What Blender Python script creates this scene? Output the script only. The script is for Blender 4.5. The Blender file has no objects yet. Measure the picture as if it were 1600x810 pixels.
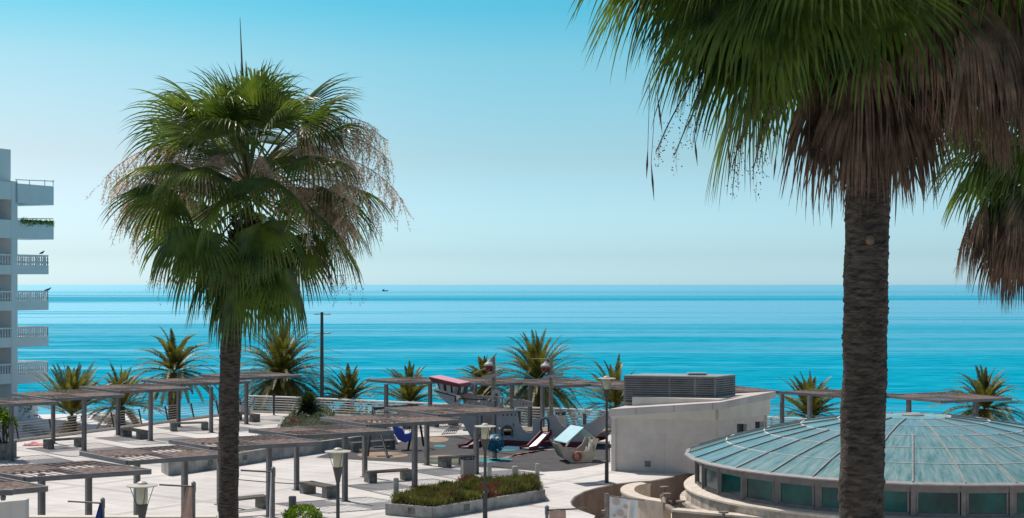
import bpy, math, random
from mathutils import Vector, Matrix, noise
from mathutils.geometry import tessellate_polygon
PI = math.pi; R = math.radians
S = bpy.context.scene
C = S.collection
# ---------------------------------------------------------------- camera
CAMZ = 8.0; F = 2400.0; HOR = 445.0
cd = bpy.data.cameras.new('camera'); cam = bpy.data.objects.new('camera', cd); C.objects.link(cam)
cam.location = (0, 0, CAMZ); cam.rotation_euler = (R(90), 0, 0)
cd.sensor_width = 36; cd.lens = 54; cd.shift_y = 0.025; cd.clip_start = .2; cd.clip_end = 200000
S.camera = cam
S.view_settings.view_transform = 'Standard'; S.view_settings.look = 'None'
S.view_settings.gamma = 1; S.view_settings.exposure = 0.0
# ---------------------------------------------------------------- sky and sun
SUN_EL = 57.0; SUN_AZ = -43.0      # azimuth from +Y (the sea) towards +X
w = bpy.data.worlds.new('World'); S.world = w; w.use_nodes = True
nt = w.node_tree; nt.nodes.clear(); N = nt.nodes; L = nt.links
sky = N.new('ShaderNodeTexSky'); sky.sky_type = 'NISHITA'; sky.sun_disc = False
sky.sun_elevation = R(SUN_EL); sky.sun_rotation = R(SUN_AZ); sky.air_density = 1.0; sky.dust_density = 1.0; sky.ozone_density = 1.0
tc = N.new('ShaderNodeTexCoord'); sx = N.new('ShaderNodeSeparateXYZ'); L.new(tc.outputs['Generated'], sx.inputs[0])
rp = N.new('ShaderNodeValToRGB'); L.new(sx.outputs['Z'], rp.inputs[0])
cr = rp.color_ramp; cr.elements[0].position = 0.0; cr.elements[0].color = (1.18, 1.9, 2.8, 1)
cr.elements[1].position = 0.7; cr.elements[1].color = (.90, .74, .64, 1)
for ps, cl in ((.004, (1.14,1.84,2.68)), (.019, (.88,1.40,2.03)), (.081, (.76,1.056,1.20)), (.144, (.58,1.10,1.13)), (.178, (.30,1.06,1.12)), (.32, (.45,.85,.9))):
    e = cr.elements.new(ps); e.color = (*cl, 1)
mx = N.new('ShaderNodeMix'); mx.data_type = 'RGBA'; mx.blend_type = 'MULTIPLY'; mx.inputs[0].default_value = 1
L.new(sky.outputs[0], mx.inputs[6]); L.new(rp.outputs[0], mx.inputs[7])
# paler towards the sun's side
mr = N.new('ShaderNodeMapRange'); mr.inputs[1].default_value = .02; mr.inputs[2].default_value = -.34; mr.interpolation_type = 'SMOOTHSTEP'; L.new(sx.outputs['X'], mr.inputs[0])
gt = N.new('ShaderNodeMath'); gt.operation = 'GREATER_THAN'; gt.inputs[1].default_value = 0; L.new(sx.outputs['Y'], gt.inputs[0])
zr = N.new('ShaderNodeMapRange'); zr.inputs[1].default_value = 0; zr.inputs[2].default_value = .12; zr.inputs[3].default_value = .3; zr.inputs[4].default_value = 1; L.new(sx.outputs['Z'], zr.inputs[0])
m1 = N.new('ShaderNodeMath'); m1.operation = 'MULTIPLY'; L.new(mr.outputs[0], m1.inputs[0]); L.new(gt.outputs[0], m1.inputs[1])
m2 = N.new('ShaderNodeMath'); m2.operation = 'MULTIPLY'; L.new(m1.outputs[0], m2.inputs[0]); L.new(zr.outputs[0], m2.inputs[1])
mx2 = N.new('ShaderNodeMix'); mx2.data_type = 'RGBA'; mx2.blend_type = 'MULTIPLY'; L.new(m2.outputs[0], mx2.inputs[0]); L.new(mx.outputs[2], mx2.inputs[6]); mx2.inputs[7].default_value = (1.5, 1.10, 1.04, 1); mx = mx2
bg = N.new('ShaderNodeBackground'); bg.inputs[1].default_value = 0.1
L.new(mx.outputs[2], bg.inputs[0]); wo = N.new('ShaderNodeOutputWorld'); L.new(bg.outputs[0], wo.inputs[0])
sd = bpy.data.lights.new('sun', 'SUN'); sd.energy = 4.2; sd.angle = R(.53); sd.color = (1, .95, .88)
so = bpy.data.objects.new('sun', sd); C.objects.link(so)
sv = Vector((math.sin(R(SUN_AZ))*math.cos(R(SUN_EL)), math.cos(R(SUN_AZ))*math.cos(R(SUN_EL)), math.sin(R(SUN_EL))))
so.rotation_euler = sv.to_track_quat('Z', 'Y').to_euler(); so.location = (-60, 60, 90)

# ---------------------------------------------------------------- helpers: pixels of the photograph -> points in the place
def G(px, py, z=0.0):
    d = F*(CAMZ - z)/(py - HOR); return Vector(((px-800)/F*d, d, z))
def PD(px, py, d): return Vector(((px-800)/F*d, d, CAMZ-(py-HOR)*d/F))
class VP:                                   # a vertical plane through two ground points
    def __init__(s, a, b):
        s.a = Vector((a[0], a[1], 0)); s.b = Vector((b[0], b[1], 0)); s.u = (s.b-s.a).normalized()
        s.n = Vector((-s.u.y, s.u.x, 0))
        if s.n.y < 0: s.n = -s.n            # points away from the camera
    def at(s, px, py):
        r = Vector(((px-800)/F, 1, -(py-HOR)/F)); t = (s.a.dot(s.n))/(r.dot(s.n)); return Vector((0, 0, CAMZ)) + r*t
ORI = {}
class MB:
    def __init__(s): s.v = []; s.f = []
    def add(s, vs, fs):
        o = len(s.v); s.v += [Vector(v) for v in vs]; s.f += [tuple(i+o for i in f) for f in fs]
    def box(s, c, size, rz=0.0, rx=0.0):
        m = Matrix.Rotation(rz, 3, 'Z') @ Matrix.Rotation(rx, 3, 'X'); c = Vector(c)
        h = [x/2 for x in size]
        vs = [c + m @ Vector((a*h[0], b*h[1], d*h[2])) for a in (-1, 1) for b in (-1, 1) for d in (-1, 1)]
        s.add(vs, [(0,1,3,2), (4,6,7,5), (0,4,5,1), (2,3,7,6), (0,2,6,4), (1,5,7,3)])
    def bar(s, a, b, wd, ht, up=Vector((0,0,1))):      # rectangular bar from a to b
        a = Vector(a); b = Vector(b); d = (b-a).normalized()
        if abs(d.dot(up)) > .98: up = Vector((0, 1, 0))
        x = d.cross(up).normalized()*wd/2; y = x.cross(d).normalized()*ht/2
        vs = [p + i*x + j*y for p in (a, b) for i, j in ((-1,-1), (1,-1), (1,1), (-1,1))]
        s.add(vs, [(3,2,1,0), (4,5,6,7), (0,1,5,4), (1,2,6,5), (2,3,7,6), (3,0,4,7)])
    def tube(s, pts, rad, n=8, cap=True):
        pts = [Vector(p) for p in pts]; m = len(pts)
        if not hasattr(rad, '__len__'): rad = [rad]*m
        o = len(s.v); ref = Vector((0.31, .95, .05))
        for i, p in enumerate(pts):
            d = (pts[min(i+1, m-1)] - pts[max(i-1, 0)]).normalized()
            if abs(d.dot(ref)) > .95: ref = Vector((1, 0, 0.1))
            x = d.cross(ref).normalized(); y = d.cross(x)
            for k in range(n):
                a = 2*PI*k/n; s.v.append(p + (x*math.cos(a) + y*math.sin(a))*rad[i])
        for i in range(m-1):
            for k in range(n):
                k2 = (k+1) % n; s.f.append((o+i*n+k, o+i*n+k2, o+(i+1)*n+k2, o+(i+1)*n+k))
        if cap:
            s.f.append(tuple(o+k for k in range(n))[::-1]); s.f.append(tuple(o+(m-1)*n+k for k in range(n)))
    def lathe(s, c, prof, n=20, a0=0.0, a1=2*PI):      # prof: (radius, z) pairs
        c = Vector(c); full = abs(a1-a0-2*PI) < 1e-6; o = len(s.v); cols = n if full else n+1
        for r_, z in prof:
            for k in range(cols):
                a = a0+(a1-a0)*k/n; s.v.append(c + Vector((r_*math.cos(a), r_*math.sin(a), z)))
        for i in range(len(prof)-1):
            for k in range(n):
                k2 = (k+1) % cols; s.f.append((o+i*cols+k, o+i*cols+k2, o+(i+1)*cols+k2, o+(i+1)*cols+k))
    def prism(s, loops, ext):                          # loops: outer outline then holes, extruded by ext
        ext = Vector(ext); loops = [[Vector(p) for p in lp] for lp in loops]
        flat = [p for lp in loops for p in lp]; tris = tessellate_polygon(loops)
        n = len(flat); o = len(s.v); s.v += flat + [p+ext for p in flat]
        for t in tris: s.f.append(tuple(o+i for i in t)); s.f.append(tuple(o+n+i for i in t[::-1]))
        b = 0
        for lp in loops:
            m = len(lp)
            for i in range(m): j = (i+1) % m; s.f.append((o+b+i, o+b+j, o+n+b+j, o+n+b+i))
            b += m
    def build(s, name, mt, parent=None, fix=True):
        me = bpy.data.meshes.new(name); off = ORI.get(parent, Vector()) if parent else Vector()
        me.from_pydata([tuple(v-off) for v in s.v], [], s.f); me.validate()
        if fix and len(s.f) < 4000:
            import bmesh
            b = bmesh.new(); b.from_mesh(me); bmesh.ops.recalc_face_normals(b, faces=b.faces); b.to_mesh(me); b.free()
        o = bpy.data.objects.new(name, me); C.objects.link(o); me.materials.append(mt)
        if parent: o.parent = parent; ORI[o] = off
        return o
def tag(o, label=None, cat=None, group=None, kind=None):
    if label: o['label'] = label
    if cat: o['category'] = cat
    if group: o['group'] = group
    if kind: o['kind'] = kind
    return o
def thing(name, label, cat, loc=(0,0,0), rz=0.0, group=None):
    o = bpy.data.objects.new(name, None); C.objects.link(o); o.location = loc; o.rotation_euler = (0, 0, rz)
    o.empty_display_size = .2
    ORI[o] = Vector(loc) if rz == 0 else Vector()
    return tag(o, label, cat, group)
def struct(name, mb, mt): return tag(mb.build(name, mt), kind='structure')
def copy_tree(o, parent=None):
    c = o.copy(); C.objects.link(c)
    if parent: c.parent = parent
    for ch in list(o.children): copy_tree(ch, c)
    return c
def smooth(o):
    for p in o.data.polygons: p.use_smooth = True
    return o
# ---------------------------------------------------------------- materials
def mat(name, col, rough=.7, var=.12, scale=3.0, col2=None, metal=0.0, bump=0.0, bscale=40.0, stretch=None, spec=.5, trans=0.0, contrast=(.35,.65)):
    m = bpy.data.materials.new(name); m.use_nodes = True; n = m.node_tree.nodes; l = m.node_tree.links
    p = n['Principled BSDF']; p.inputs['Roughness'].default_value = rough; p.inputs['Metallic'].default_value = metal
    p.inputs['Specular IOR Level'].default_value = spec
    t = n.new('ShaderNodeTexCoord'); mp = n.new('ShaderNodeMapping'); l.new(t.outputs['Object'], mp.inputs[0])
    if stretch: mp.inputs['Scale'].default_value = stretch
    ns = n.new('ShaderNodeTexNoise'); ns.inputs['Scale'].default_value = scale; ns.inputs['Detail'].default_value = 6; ns.inputs['Roughness'].default_value = .6
    l.new(mp.outputs[0], ns.inputs['Vector'])
    rm = n.new('ShaderNodeValToRGB'); l.new(ns.outputs[0], rm.inputs[0])
    a = [c*(1-var) for c in col]; b = [min(1, c*(1+var)) for c in (col2 or col)]
    rm.color_ramp.elements[0].position = contrast[0]; rm.color_ramp.elements[0].color = (*a, 1)
    rm.color_ramp.elements[1].position = contrast[1]; rm.color_ramp.elements[1].color = (*b, 1)
    l.new(rm.outputs[0], p.inputs['Base Color'])
    if bump:
        n2 = n.new('ShaderNodeTexNoise'); n2.inputs['Scale'].default_value = bscale; n2.inputs['Detail'].default_value = 5; l.new(mp.outputs[0], n2.inputs['Vector'])
        bp = n.new('ShaderNodeBump'); bp.inputs['Strength'].default_value = bump; bp.inputs['Distance'].default_value = .03
        l.new(n2.outputs[0], bp.inputs['Height']); l.new(bp.outputs[0], p.inputs['Normal'])
    if trans:
        out = n['Material Output']; tr = n.new('ShaderNodeBsdfTranslucent'); ms = n.new('ShaderNodeMixShader'); ms.inputs[0].default_value = trans
        hs = n.new('ShaderNodeHueSaturation'); hs.inputs['Saturation'].default_value = 1.15; hs.inputs['Value'].default_value = 1.6; hs.inputs['Hue'].default_value = .485
        l.new(rm.outputs[0], hs.inputs['Color']); l.new(hs.outputs[0], tr.inputs[0])
        l.new(p.outputs[0], ms.inputs[1]); l.new(tr.outputs[0], ms.inputs[2]); l.new(ms.outputs[0], out.inputs[0])
    return m
M = {}
M['steel'] = mat('grey_painted_steel', (.145,.137,.140), .55, .18, 2.5, bump=.1)
M['wood'] = mat('weathered_brown_slats', (.105,.066,.052), .85, .35, 6, (.215,.15,.125))
M['conc'] = mat('bare_concrete', (.30,.295,.28), .9, .22, 1.6, (.40,.385,.36), bump=.3, bscale=12)
M['bench'] = mat('dark_concrete', (.13,.128,.122), .9, .25, 5, (.20,.195,.18), bump=.3)
M['benchwood'] = mat('bench_slat_wood', (.17,.15,.13), .85, .3, 8)
M['stone'] = mat('pale_cladding_stone', (.61,.55,.51), .8, .07, 2.0, bump=.12, bscale=8)
M['cream'] = mat('cream_stone', (.66,.60,.52), .8, .06, 2)
M['rim'] = mat('cream_rim_stone', (.62,.55,.47), .85, .12, 3, bump=.2)
M['pitwall'] = mat('pit_wall_render', (.22,.17,.14), .9, .2, 1.5, bump=.2)
M['white'] = mat('white_render', (.62,.62,.63), .85, .05, .3)
M['hotel'] = mat('hotel_white_render', (.74,.73,.72), .85, .06, .25)
M['hotelglass'] = mat('hotel_glass', (.05,.12,.14), .15, .2, .5)
M['louver'] = mat('grey_louvre_metal', (.21,.195,.195), .5, .25, 1.5, metal=.2)
M['black'] = mat('black_metal', (.02,.02,.022), .5, .2, 4)
M['rail'] = mat('white_rail_paint', (.72,.70,.66), .45, .08, 3)
M['railgrey'] = mat('grey_rail_metal', (.34,.33,.32), .5, .15, 3)
M['ship'] = mat('ship_grey_board', (.42,.375,.38), .6, .10, 1.6)
M['shipin'] = mat('ship_shade_and_frame_board', (.13,.115,.115), .6, .1, 2)  # ship board darkened for shade inside the hull; frames use it too
M['shipwood'] = mat('ship_wood', (.25,.205,.15), .8, .2, 5)
M['red'] = mat('dark_red_board', (.15,.008,.016), .45, .15, 4)
M['sunlitred'] = mat('sunlit_red_roof_sheet', (.85,.34,.37), .3, .1, 4)  # red lightened to pink for the sun falling on the cabin roof
M['chrome'] = mat('steel_slide_bed', (.75,.79,.83), .38, .05, 3, metal=.9)
M['blue'] = mat('blue_plastic', (.01,.05,.42), .35, .1, 4)
M['navy'] = mat('navy_cloth', (.01,.035,.16), .8, .2, 6)
M['teal'] = mat('teal_roof_board', (.02,.13,.13), .4, .1, 3)
M['paleblue'] = mat('pale_blue_roof_board', (.42,.66,.72), .35, .06, 2)
M['toyblue'] = mat('blue_toy_plastic', (.008,.13,.24), .5, .3, 9)
M['boatgrey'] = mat('playboat_board', (.42,.39,.34), .7, .1, 3)
M['orange'] = mat('orange_red_ring', (.50,.14,.09), .6, .1, 4)
M['flagpink'] = mat('pink_cloth', (.50,.33,.27), .85, .15, 5)
M['flagwhite'] = mat('white_cloth', (.72,.70,.69), .85, .08, 4)
M['dot'] = mat('beige_dots', (.55,.40,.34), .85, .08, 4)
M['pinkcloth'] = mat('coral_cloth', (.75,.22,.24), .8, .15, 8)
M['lampglass'] = mat('yellowed_lamp_glass', (.55,.49,.34), .25, .1, 5)
M['lampdisc'] = mat('lamp_disc', (.48,.45,.40), .5, .1, 5)
M['lamppole'] = mat('dark_lamp_pole', (.045,.043,.045), .5, .25, 6)
M['rubber'] = mat('dark_rubber_floor', (.060,.058,.060), .9, .25, 1.2, bump=.2)
M['rtan'] = mat('tan_rubber', (.30,.22,.15), .9, .15, 2)
M['rteal'] = mat('turquoise_rubber', (.02,.24,.27), .85, .15, 2)
M['rblue'] = mat('blue_rubber', (.012,.10,.17), .85, .2, 2)
M['rpink'] = mat('pink_rubber', (.30,.19,.18), .9, .15, 3)
M['rgreen'] = mat('green_rubber', (.09,.14,.08), .9, .15, 3)
M['pipe'] = mat('dull_pipe', (.22,.17,.14), .6, .3, 8)
M['soil'] = mat('soil', (.10,.07,.05), .95, .3, 8)
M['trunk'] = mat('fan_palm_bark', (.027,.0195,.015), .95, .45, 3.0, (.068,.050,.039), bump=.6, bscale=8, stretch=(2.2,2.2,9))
M['dtrunk'] = mat('date_palm_bark', (.035,.026,.02), .95, .4, 6, (.09,.066,.048), bump=.8, bscale=12)
M['fan'] = mat('fan_palm_leaf', (.030,.066,.014), .33, .35, 1.6, (.095,.145,.030), trans=.36, spec=.5)
M['petiole'] = mat('palm_petiole', (.11,.12,.045), .5, .3, 3)
M['dead'] = mat('dead_palm_leaf', (.050,.032,.022), .85, .45, 2.4, (.18,.122,.082), trans=.22)
M['flower'] = mat('palm_flower_spray', (.40,.30,.22), .8, .25, 4, (.62,.50,.39), trans=.35)
M['berry'] = mat('dark_berries', (.035,.018,.022), .5, .4, 8)
M['date'] = mat('date_palm_leaf', (.048,.064,.014), .5, .35, 1.1, (.165,.165,.038), trans=.28)
M['datedry'] = mat('dry_date_leaf', (.22,.15,.07), .8, .3, 2.0, (.33,.24,.12), trans=.3)
M['shrub'] = mat('shrub_leaf', (.035,.055,.012), .6, .5, 1.5, (.12,.13,.03), trans=.3)
M['shrubred'] = mat('reddish_shrub_leaf', (.09,.035,.025), .7, .4, 2.5, (.20,.09,.055), trans=.25)
M['lime'] = mat('bright_green_leaf', (.05,.13,.012), .5, .35, 5, (.17,.28,.03), trans=.35)
M['succ'] = mat('grey_green_leaf', (.07,.10,.06), .6, .3, 4, (.16,.2,.12), trans=.2)
M['sand'] = mat('sand', (.42,.34,.25), .95, .12, .3)
M['fascia'] = mat('bright_roof_stone', (.56,.50,.475), .75, .1, 1.2)
M['sill'] = mat('stained_sill_stone', (.36,.30,.245), .85, .3, 1.8, (.52,.46,.39), bump=.2)
M['frame'] = mat('dome_window_frame', (.17,.152,.156), .5, .2, 3, metal=.2)
M['rib'] = mat('dome_rib', (.33,.32,.305), .4, .15, 4)

def paving():
    m = mat('cream_paving', (.60,.575,.545), .75, .04, .12, (.66,.635,.60)); n = m.node_tree.nodes; l = m.node_tree.links
    p = n['Principled BSDF']; src = p.inputs['Base Color'].links[0].from_socket
    t = n.new('ShaderNodeTexCoord'); mp = n.new('ShaderNodeMapping'); mp.inputs['Rotation'].default_value = (0,0,R(37)); l.new(t.outputs['Object'], mp.inputs[0])
    br = n.new('ShaderNodeTexBrick'); br.inputs['Scale'].default_value = 1; br.inputs['Brick Width'].default_value = 1.2; br.inputs['Row Height'].default_value = .8
    br.inputs['Mortar Size'].default_value = .014; br.inputs['Color1'].default_value = (1,1,1,1); br.inputs['Color2'].default_value = (.92,.92,.93,1); br.inputs['Mortar'].default_value = (.62,.62,.63,1)
    l.new(mp.outputs[0], br.inputs['Vector'])
    x = n.new('ShaderNodeMix'); x.data_type = 'RGBA'; x.blend_type = 'MULTIPLY'; x.inputs[0].default_value = 1
    l.new(src, x.inputs[6]); l.new(br.outputs[0], x.inputs[7])
    b2 = n.new('ShaderNodeTexBrick'); b2.offset = 0; b2.inputs['Scale'].default_value = 1; b2.inputs['Brick Width'].default_value = 7.2; b2.inputs['Row Height'].default_value = 6.4
    b2.inputs['Mortar Size'].default_value = .20; b2.inputs['Mortar Smooth'].default_value = .02; b2.inputs['Color1'].default_value = b2.inputs['Color2'].default_value = (1,1,1,1); b2.inputs['Mortar'].default_value = (.80,.795,.79,1); l.new(mp.outputs[0], b2.inputs['Vector'])
    x2 = n.new('ShaderNodeMix'); x2.data_type = 'RGBA'; x2.blend_type = 'MULTIPLY'; x2.inputs[0].default_value = 1; l.new(x.outputs[2], x2.inputs[6]); l.new(b2.outputs[0], x2.inputs[7]); x = x2
    # worn darker stains
    ns = n.new('ShaderNodeTexNoise'); ns.inputs['Scale'].default_value = .45; ns.inputs['Detail'].default_value = 8; l.new(t.outputs['Object'], ns.inputs['Vector'])
    rm = n.new('ShaderNodeValToRGB'); rm.color_ramp.elements[0].position = .36; rm.color_ramp.elements[0].color = (.87,.87,.875,1); rm.color_ramp.elements[1].position = .52; rm.color_ramp.elements[1].color = (1,1,1,1)
    l.new(ns.outputs[0], rm.inputs[0])
    y = n.new('ShaderNodeMix'); y.data_type = 'RGBA'; y.blend_type = 'MULTIPLY'; y.inputs[0].default_value = 1
    l.new(x.outputs[2], y.inputs[6]); l.new(rm.outputs[0], y.inputs[7]); l.new(y.outputs[2], p.inputs['Base Color'])
    return m
M['paving'] = paving()

def joints(m, bw, rh, dark=.80, mort=.012):
    n = m.node_tree.nodes; l = m.node_tree.links; p = n['Principled BSDF']; src = p.inputs['Base Color'].links[0].from_socket
    t = n.new('ShaderNodeTexCoord'); sp = n.new('ShaderNodeSeparateXYZ'); l.new(t.outputs['Object'], sp.inputs[0])
    ad = n.new('ShaderNodeMath'); ad.operation = 'ADD'; l.new(sp.outputs['X'], ad.inputs[0]); l.new(sp.outputs['Y'], ad.inputs[1])
    cb = n.new('ShaderNodeCombineXYZ'); l.new(ad.outputs[0], cb.inputs[0]); l.new(sp.outputs['Z'], cb.inputs[1])
    br = n.new('ShaderNodeTexBrick'); br.inputs['Scale'].default_value = 1; br.inputs['Brick Width'].default_value = bw; br.inputs['Row Height'].default_value = rh; br.inputs['Mortar Size'].default_value = mort
    br.inputs['Color1'].default_value = (1,1,1,1); br.inputs['Color2'].default_value = (.93,.93,.93,1); br.inputs['Mortar'].default_value = (dark,)*3+(1,); l.new(cb.outputs[0], br.inputs['Vector'])
    x = n.new('ShaderNodeMix'); x.data_type = 'RGBA'; x.blend_type = 'MULTIPLY'; x.inputs[0].default_value = 1
    l.new(src, x.inputs[6]); l.new(br.outputs[0], x.inputs[7]); l.new(x.outputs[2], p.inputs['Base Color'])
joints(M['stone'], 3.2, 1.62, .88, .012); joints(M['fascia'], 1.1, 6, .7, .02); joints(M['conc'], 1.3, 4, .65, .015); joints(M['sill'], 1.4, 5, .65, .02)
def sea():
    m = bpy.data.materials.new('sea_water'); m.use_nodes = True; n = m.node_tree.nodes; l = m.node_tree.links; n.clear()
    out = n.new('ShaderNodeOutputMaterial'); t = n.new('ShaderNodeTexCoord')
    def nz(scale, sc, det=6, rough=.6, loc=(0,0,0), dist=0):
        mp = n.new('ShaderNodeMapping'); mp.inputs['Scale'].default_value = sc; mp.inputs['Location'].default_value = loc; l.new(t.outputs['Object'], mp.inputs[0])
        q = n.new('ShaderNodeTexNoise'); q.inputs['Scale'].default_value = scale; q.inputs['Detail'].default_value = det; q.inputs['Roughness'].default_value = rough
        q.inputs['Distortion'].default_value = dist
        l.new(mp.outputs[0], q.inputs['Vector']); return q.outputs[0]
    def ramp(s, a, b, c0=0., c1=1.):
        q = n.new('ShaderNodeMapRange'); q.inputs[1].default_value = a; q.inputs[2].default_value = b; q.inputs[3].default_value = c0; q.inputs[4].default_value = c1; q.interpolation_type = 'SMOOTHSTEP'
        l.new(s, q.inputs[0]); return q.outputs[0]
    def mth(op, a, b):
        q = n.new('ShaderNodeMath'); q.operation = op
        for i, v in enumerate((a, b)):
            if isinstance(v, (int, float)): q.inputs[i].default_value = v
            else: l.new(v, q.inputs[i])
        return q.outputs[0]
    # slicks: patches of smooth water; coordinates in log distance so that near and far patches are both resolved
    sp = n.new('ShaderNodeSeparateXYZ'); l.new(t.outputs['Object'], sp.inputs[0])
    far = ramp(sp.outputs['Y'], 200, 9000)
    s1 = nz(1, (.0016, .010, 1), 5, .55, (3.1,7.7,0), .6)
    s2 = nz(1, (.00030, .0021, 1), 6, .6, (1,2,0), .8)
    s3 = nz(1, (.00006, .00045, 1), 5, .6, (9,4,0), .5)
    fine = nz(1, (.12, .5, 1), 4, .7)
    sl = mth('MAXIMUM', ramp(s1, .54, .66), ramp(s2, .50, .62)); sl = mth('MAXIMUM', sl, ramp(s3, .45, .62))
    dif = n.new('ShaderNodeBsdfDiffuse'); gl = n.new('ShaderNodeBsdfGlossy'); gl.inputs['Color'].default_value = (.64,.97,1.06,1)
    cm = n.new('ShaderNodeMix'); cm.data_type = 'RGBA'; cm.inputs[6].default_value = (.001,.235,.37,1); cm.inputs[7].default_value = (.004,.37,.52,1)
    l.new(ramp(fine, .35, .65), cm.inputs[0]); l.new(cm.outputs[2], dif.inputs[0])  # fine noise paints wave glints into the water colour
    gl.inputs['Roughness'].default_value = .22
    bp = n.new('ShaderNodeBump'); bp.inputs['Strength'].default_value = .35; bp.inputs['Distance'].default_value = .3
    l.new(nz(1, (.35, .9, 1), 4, .6), bp.inputs['Height']); l.new(bp.outputs[0], gl.inputs['Normal'])
    mix = n.new('ShaderNodeMixShader')
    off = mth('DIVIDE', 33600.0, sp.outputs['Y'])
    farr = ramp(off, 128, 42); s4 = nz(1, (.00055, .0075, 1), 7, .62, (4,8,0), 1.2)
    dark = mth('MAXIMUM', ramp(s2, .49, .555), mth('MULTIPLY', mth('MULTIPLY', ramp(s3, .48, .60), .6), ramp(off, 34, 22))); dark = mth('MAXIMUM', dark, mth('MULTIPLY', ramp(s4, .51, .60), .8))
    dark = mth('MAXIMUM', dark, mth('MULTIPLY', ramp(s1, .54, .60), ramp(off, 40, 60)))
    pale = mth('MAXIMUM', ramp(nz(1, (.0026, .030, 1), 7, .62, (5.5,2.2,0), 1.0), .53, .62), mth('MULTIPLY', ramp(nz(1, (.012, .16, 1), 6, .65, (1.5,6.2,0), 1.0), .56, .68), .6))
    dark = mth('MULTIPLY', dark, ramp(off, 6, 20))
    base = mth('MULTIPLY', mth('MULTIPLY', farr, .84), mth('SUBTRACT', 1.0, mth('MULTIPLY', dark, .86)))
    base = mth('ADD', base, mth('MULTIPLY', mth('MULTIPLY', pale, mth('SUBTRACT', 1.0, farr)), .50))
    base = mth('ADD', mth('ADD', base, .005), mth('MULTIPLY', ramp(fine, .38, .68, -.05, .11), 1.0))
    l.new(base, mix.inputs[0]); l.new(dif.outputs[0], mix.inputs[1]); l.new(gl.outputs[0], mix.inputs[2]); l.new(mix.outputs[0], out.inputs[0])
    return m
M['sea'] = sea()
def dome_glass():
    m = bpy.data.materials.new('weathered_teal_glass'); m.use_nodes = True; n = m.node_tree.nodes; l = m.node_tree.links; p = n['Principled BSDF']
    t = n.new('ShaderNodeTexCoord'); s = n.new('ShaderNodeSeparateXYZ'); l.new(t.outputs['Object'], s.inputs[0])
    def mth(op, a, b=None):
        q = n.new('ShaderNodeMath'); q.operation = op
        for i, v in enumerate((a, b)):
            if v is None: continue
            if isinstance(v, (int, float)): q.inputs[i].default_value = v
            else: l.new(v, q.inputs[i])
        return q.outputs[0]
    an = mth('ARCTAN2', s.outputs['Y'], s.outputs['X']); r_ = mth('SQRT', mth('ADD', mth('MULTIPLY', s.outputs['X'], s.outputs['X']), mth('MULTIPLY', s.outputs['Y'], s.outputs['Y'])))
    cb = n.new('ShaderNodeCombineXYZ'); l.new(mth('MULTIPLY', an, 26.0), cb.inputs[0]); l.new(mth('MULTIPLY', r_, .55), cb.inputs[1])
    ns = n.new('ShaderNodeTexNoise'); ns.inputs['Scale'].default_value = 1.6; ns.inputs['Detail'].default_value = 9; ns.inputs['Roughness'].default_value = .72; l.new(cb.outputs[0], ns.inputs['Vector'])
    rm = n.new('ShaderNodeValToRGB'); l.new(ns.outputs[0], rm.inputs[0])
    rm.color_ramp.elements[0].position = .36; rm.color_ramp.elements[0].color = (.055,.20,.215,1)
    rm.color_ramp.elements[1].position = .74; rm.color_ramp.elements[1].color = (.36,.46,.45,1)
    l.new(rm.outputs[0], p.inputs['Base Color']); p.inputs['Roughness'].default_value = .16
    return m
M['dome'] = dome_glass()
M['pane'] = mat('dark_teal_pane', (.001,.035,.038), .08, .4, .8, (.004,.085,.080), spec=.32)

# ================================================================ SETTING
edge_px = [(-140,713), (30,689), (160,673), (275,658), (344,649.5), (388,644), (440,645.5), (500,648.5), (560,651.5), (640,655.5), (730,660), (815,664), (940,670), (1070,676), (1200,682), (1400,692), (1600,702), (1800,713)]
edge = [G(*p) for p in edge_px]
DC = Vector((14.15, 54.2, 0)); DR = 7.9
pit = [G(905,797), G(893,790), G(891,784), G(897,776), G(912,768), G(932,762), G(962,756), G(997,752), G(1015,751.5), G(1048,745.5), G(1076,739.5), Vector((8.6,64.2,0)),
       Vector((14,63.9,0)), Vector((21,62.5,0)), Vector((25,56,0)), Vector((25.5,46,0)), Vector((20,38,0)), Vector((10,36,0)), Vector((4,42,0)), Vector((2.4,50,0)), G(930,806)]
mb = MB()
outer = edge + [Vector((70,50,0)), Vector((60,-25,0)), Vector((-60,-25,0)), Vector((-60,45,0))]
mb.prism([outer, pit], (0,0,-4.2)); struct('plaza_ground', mb, M['paving'])
mb = MB(); mb.box((14, 50, -1.25), (27, 31, .1)); struct('pit_floor', mb, M['rim'])
mb = MB(); mb.prism([[Vector((-70,60,-4.05)), Vector((70,60,-4.05)), Vector((70,108,-4.05)), Vector((-70,112,-4.05))]], (0,0,-1.5)); struct('promenade', mb, M['sand'])
mb = MB(); mb.add([(-90000,70,-6), (90000,70,-6), (90000,120000,-6), (-90000,120000,-6)], [(0,1,2,3)]); struct('sea', mb, M['sea'])
# white waterfront terrace below the railing
tp = [(-200,690), (-60,652), (60,648), (130,646.5), (198,642.5), (212,648), (226,656), (246,662), (262,667), (210,676), (170,684), (60,700), (-200,740)]
mb = MB(); mb.prism([[G(x, y, -3.4) for x, y in tp]], (0,0,-3)); struct('terrace', mb, M['white'])
mb = MB()
for a, b in (((150,652), (226,669)), ((40,668), (110,690))): mb.bar(G(*a, -3.15), G(*b, -3.15), .5, .5)
tag(mb.build('terrace_wall', M['conc']), 'low grey wall crossing the white waterfront terrace below the railing', 'wall')
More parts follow.
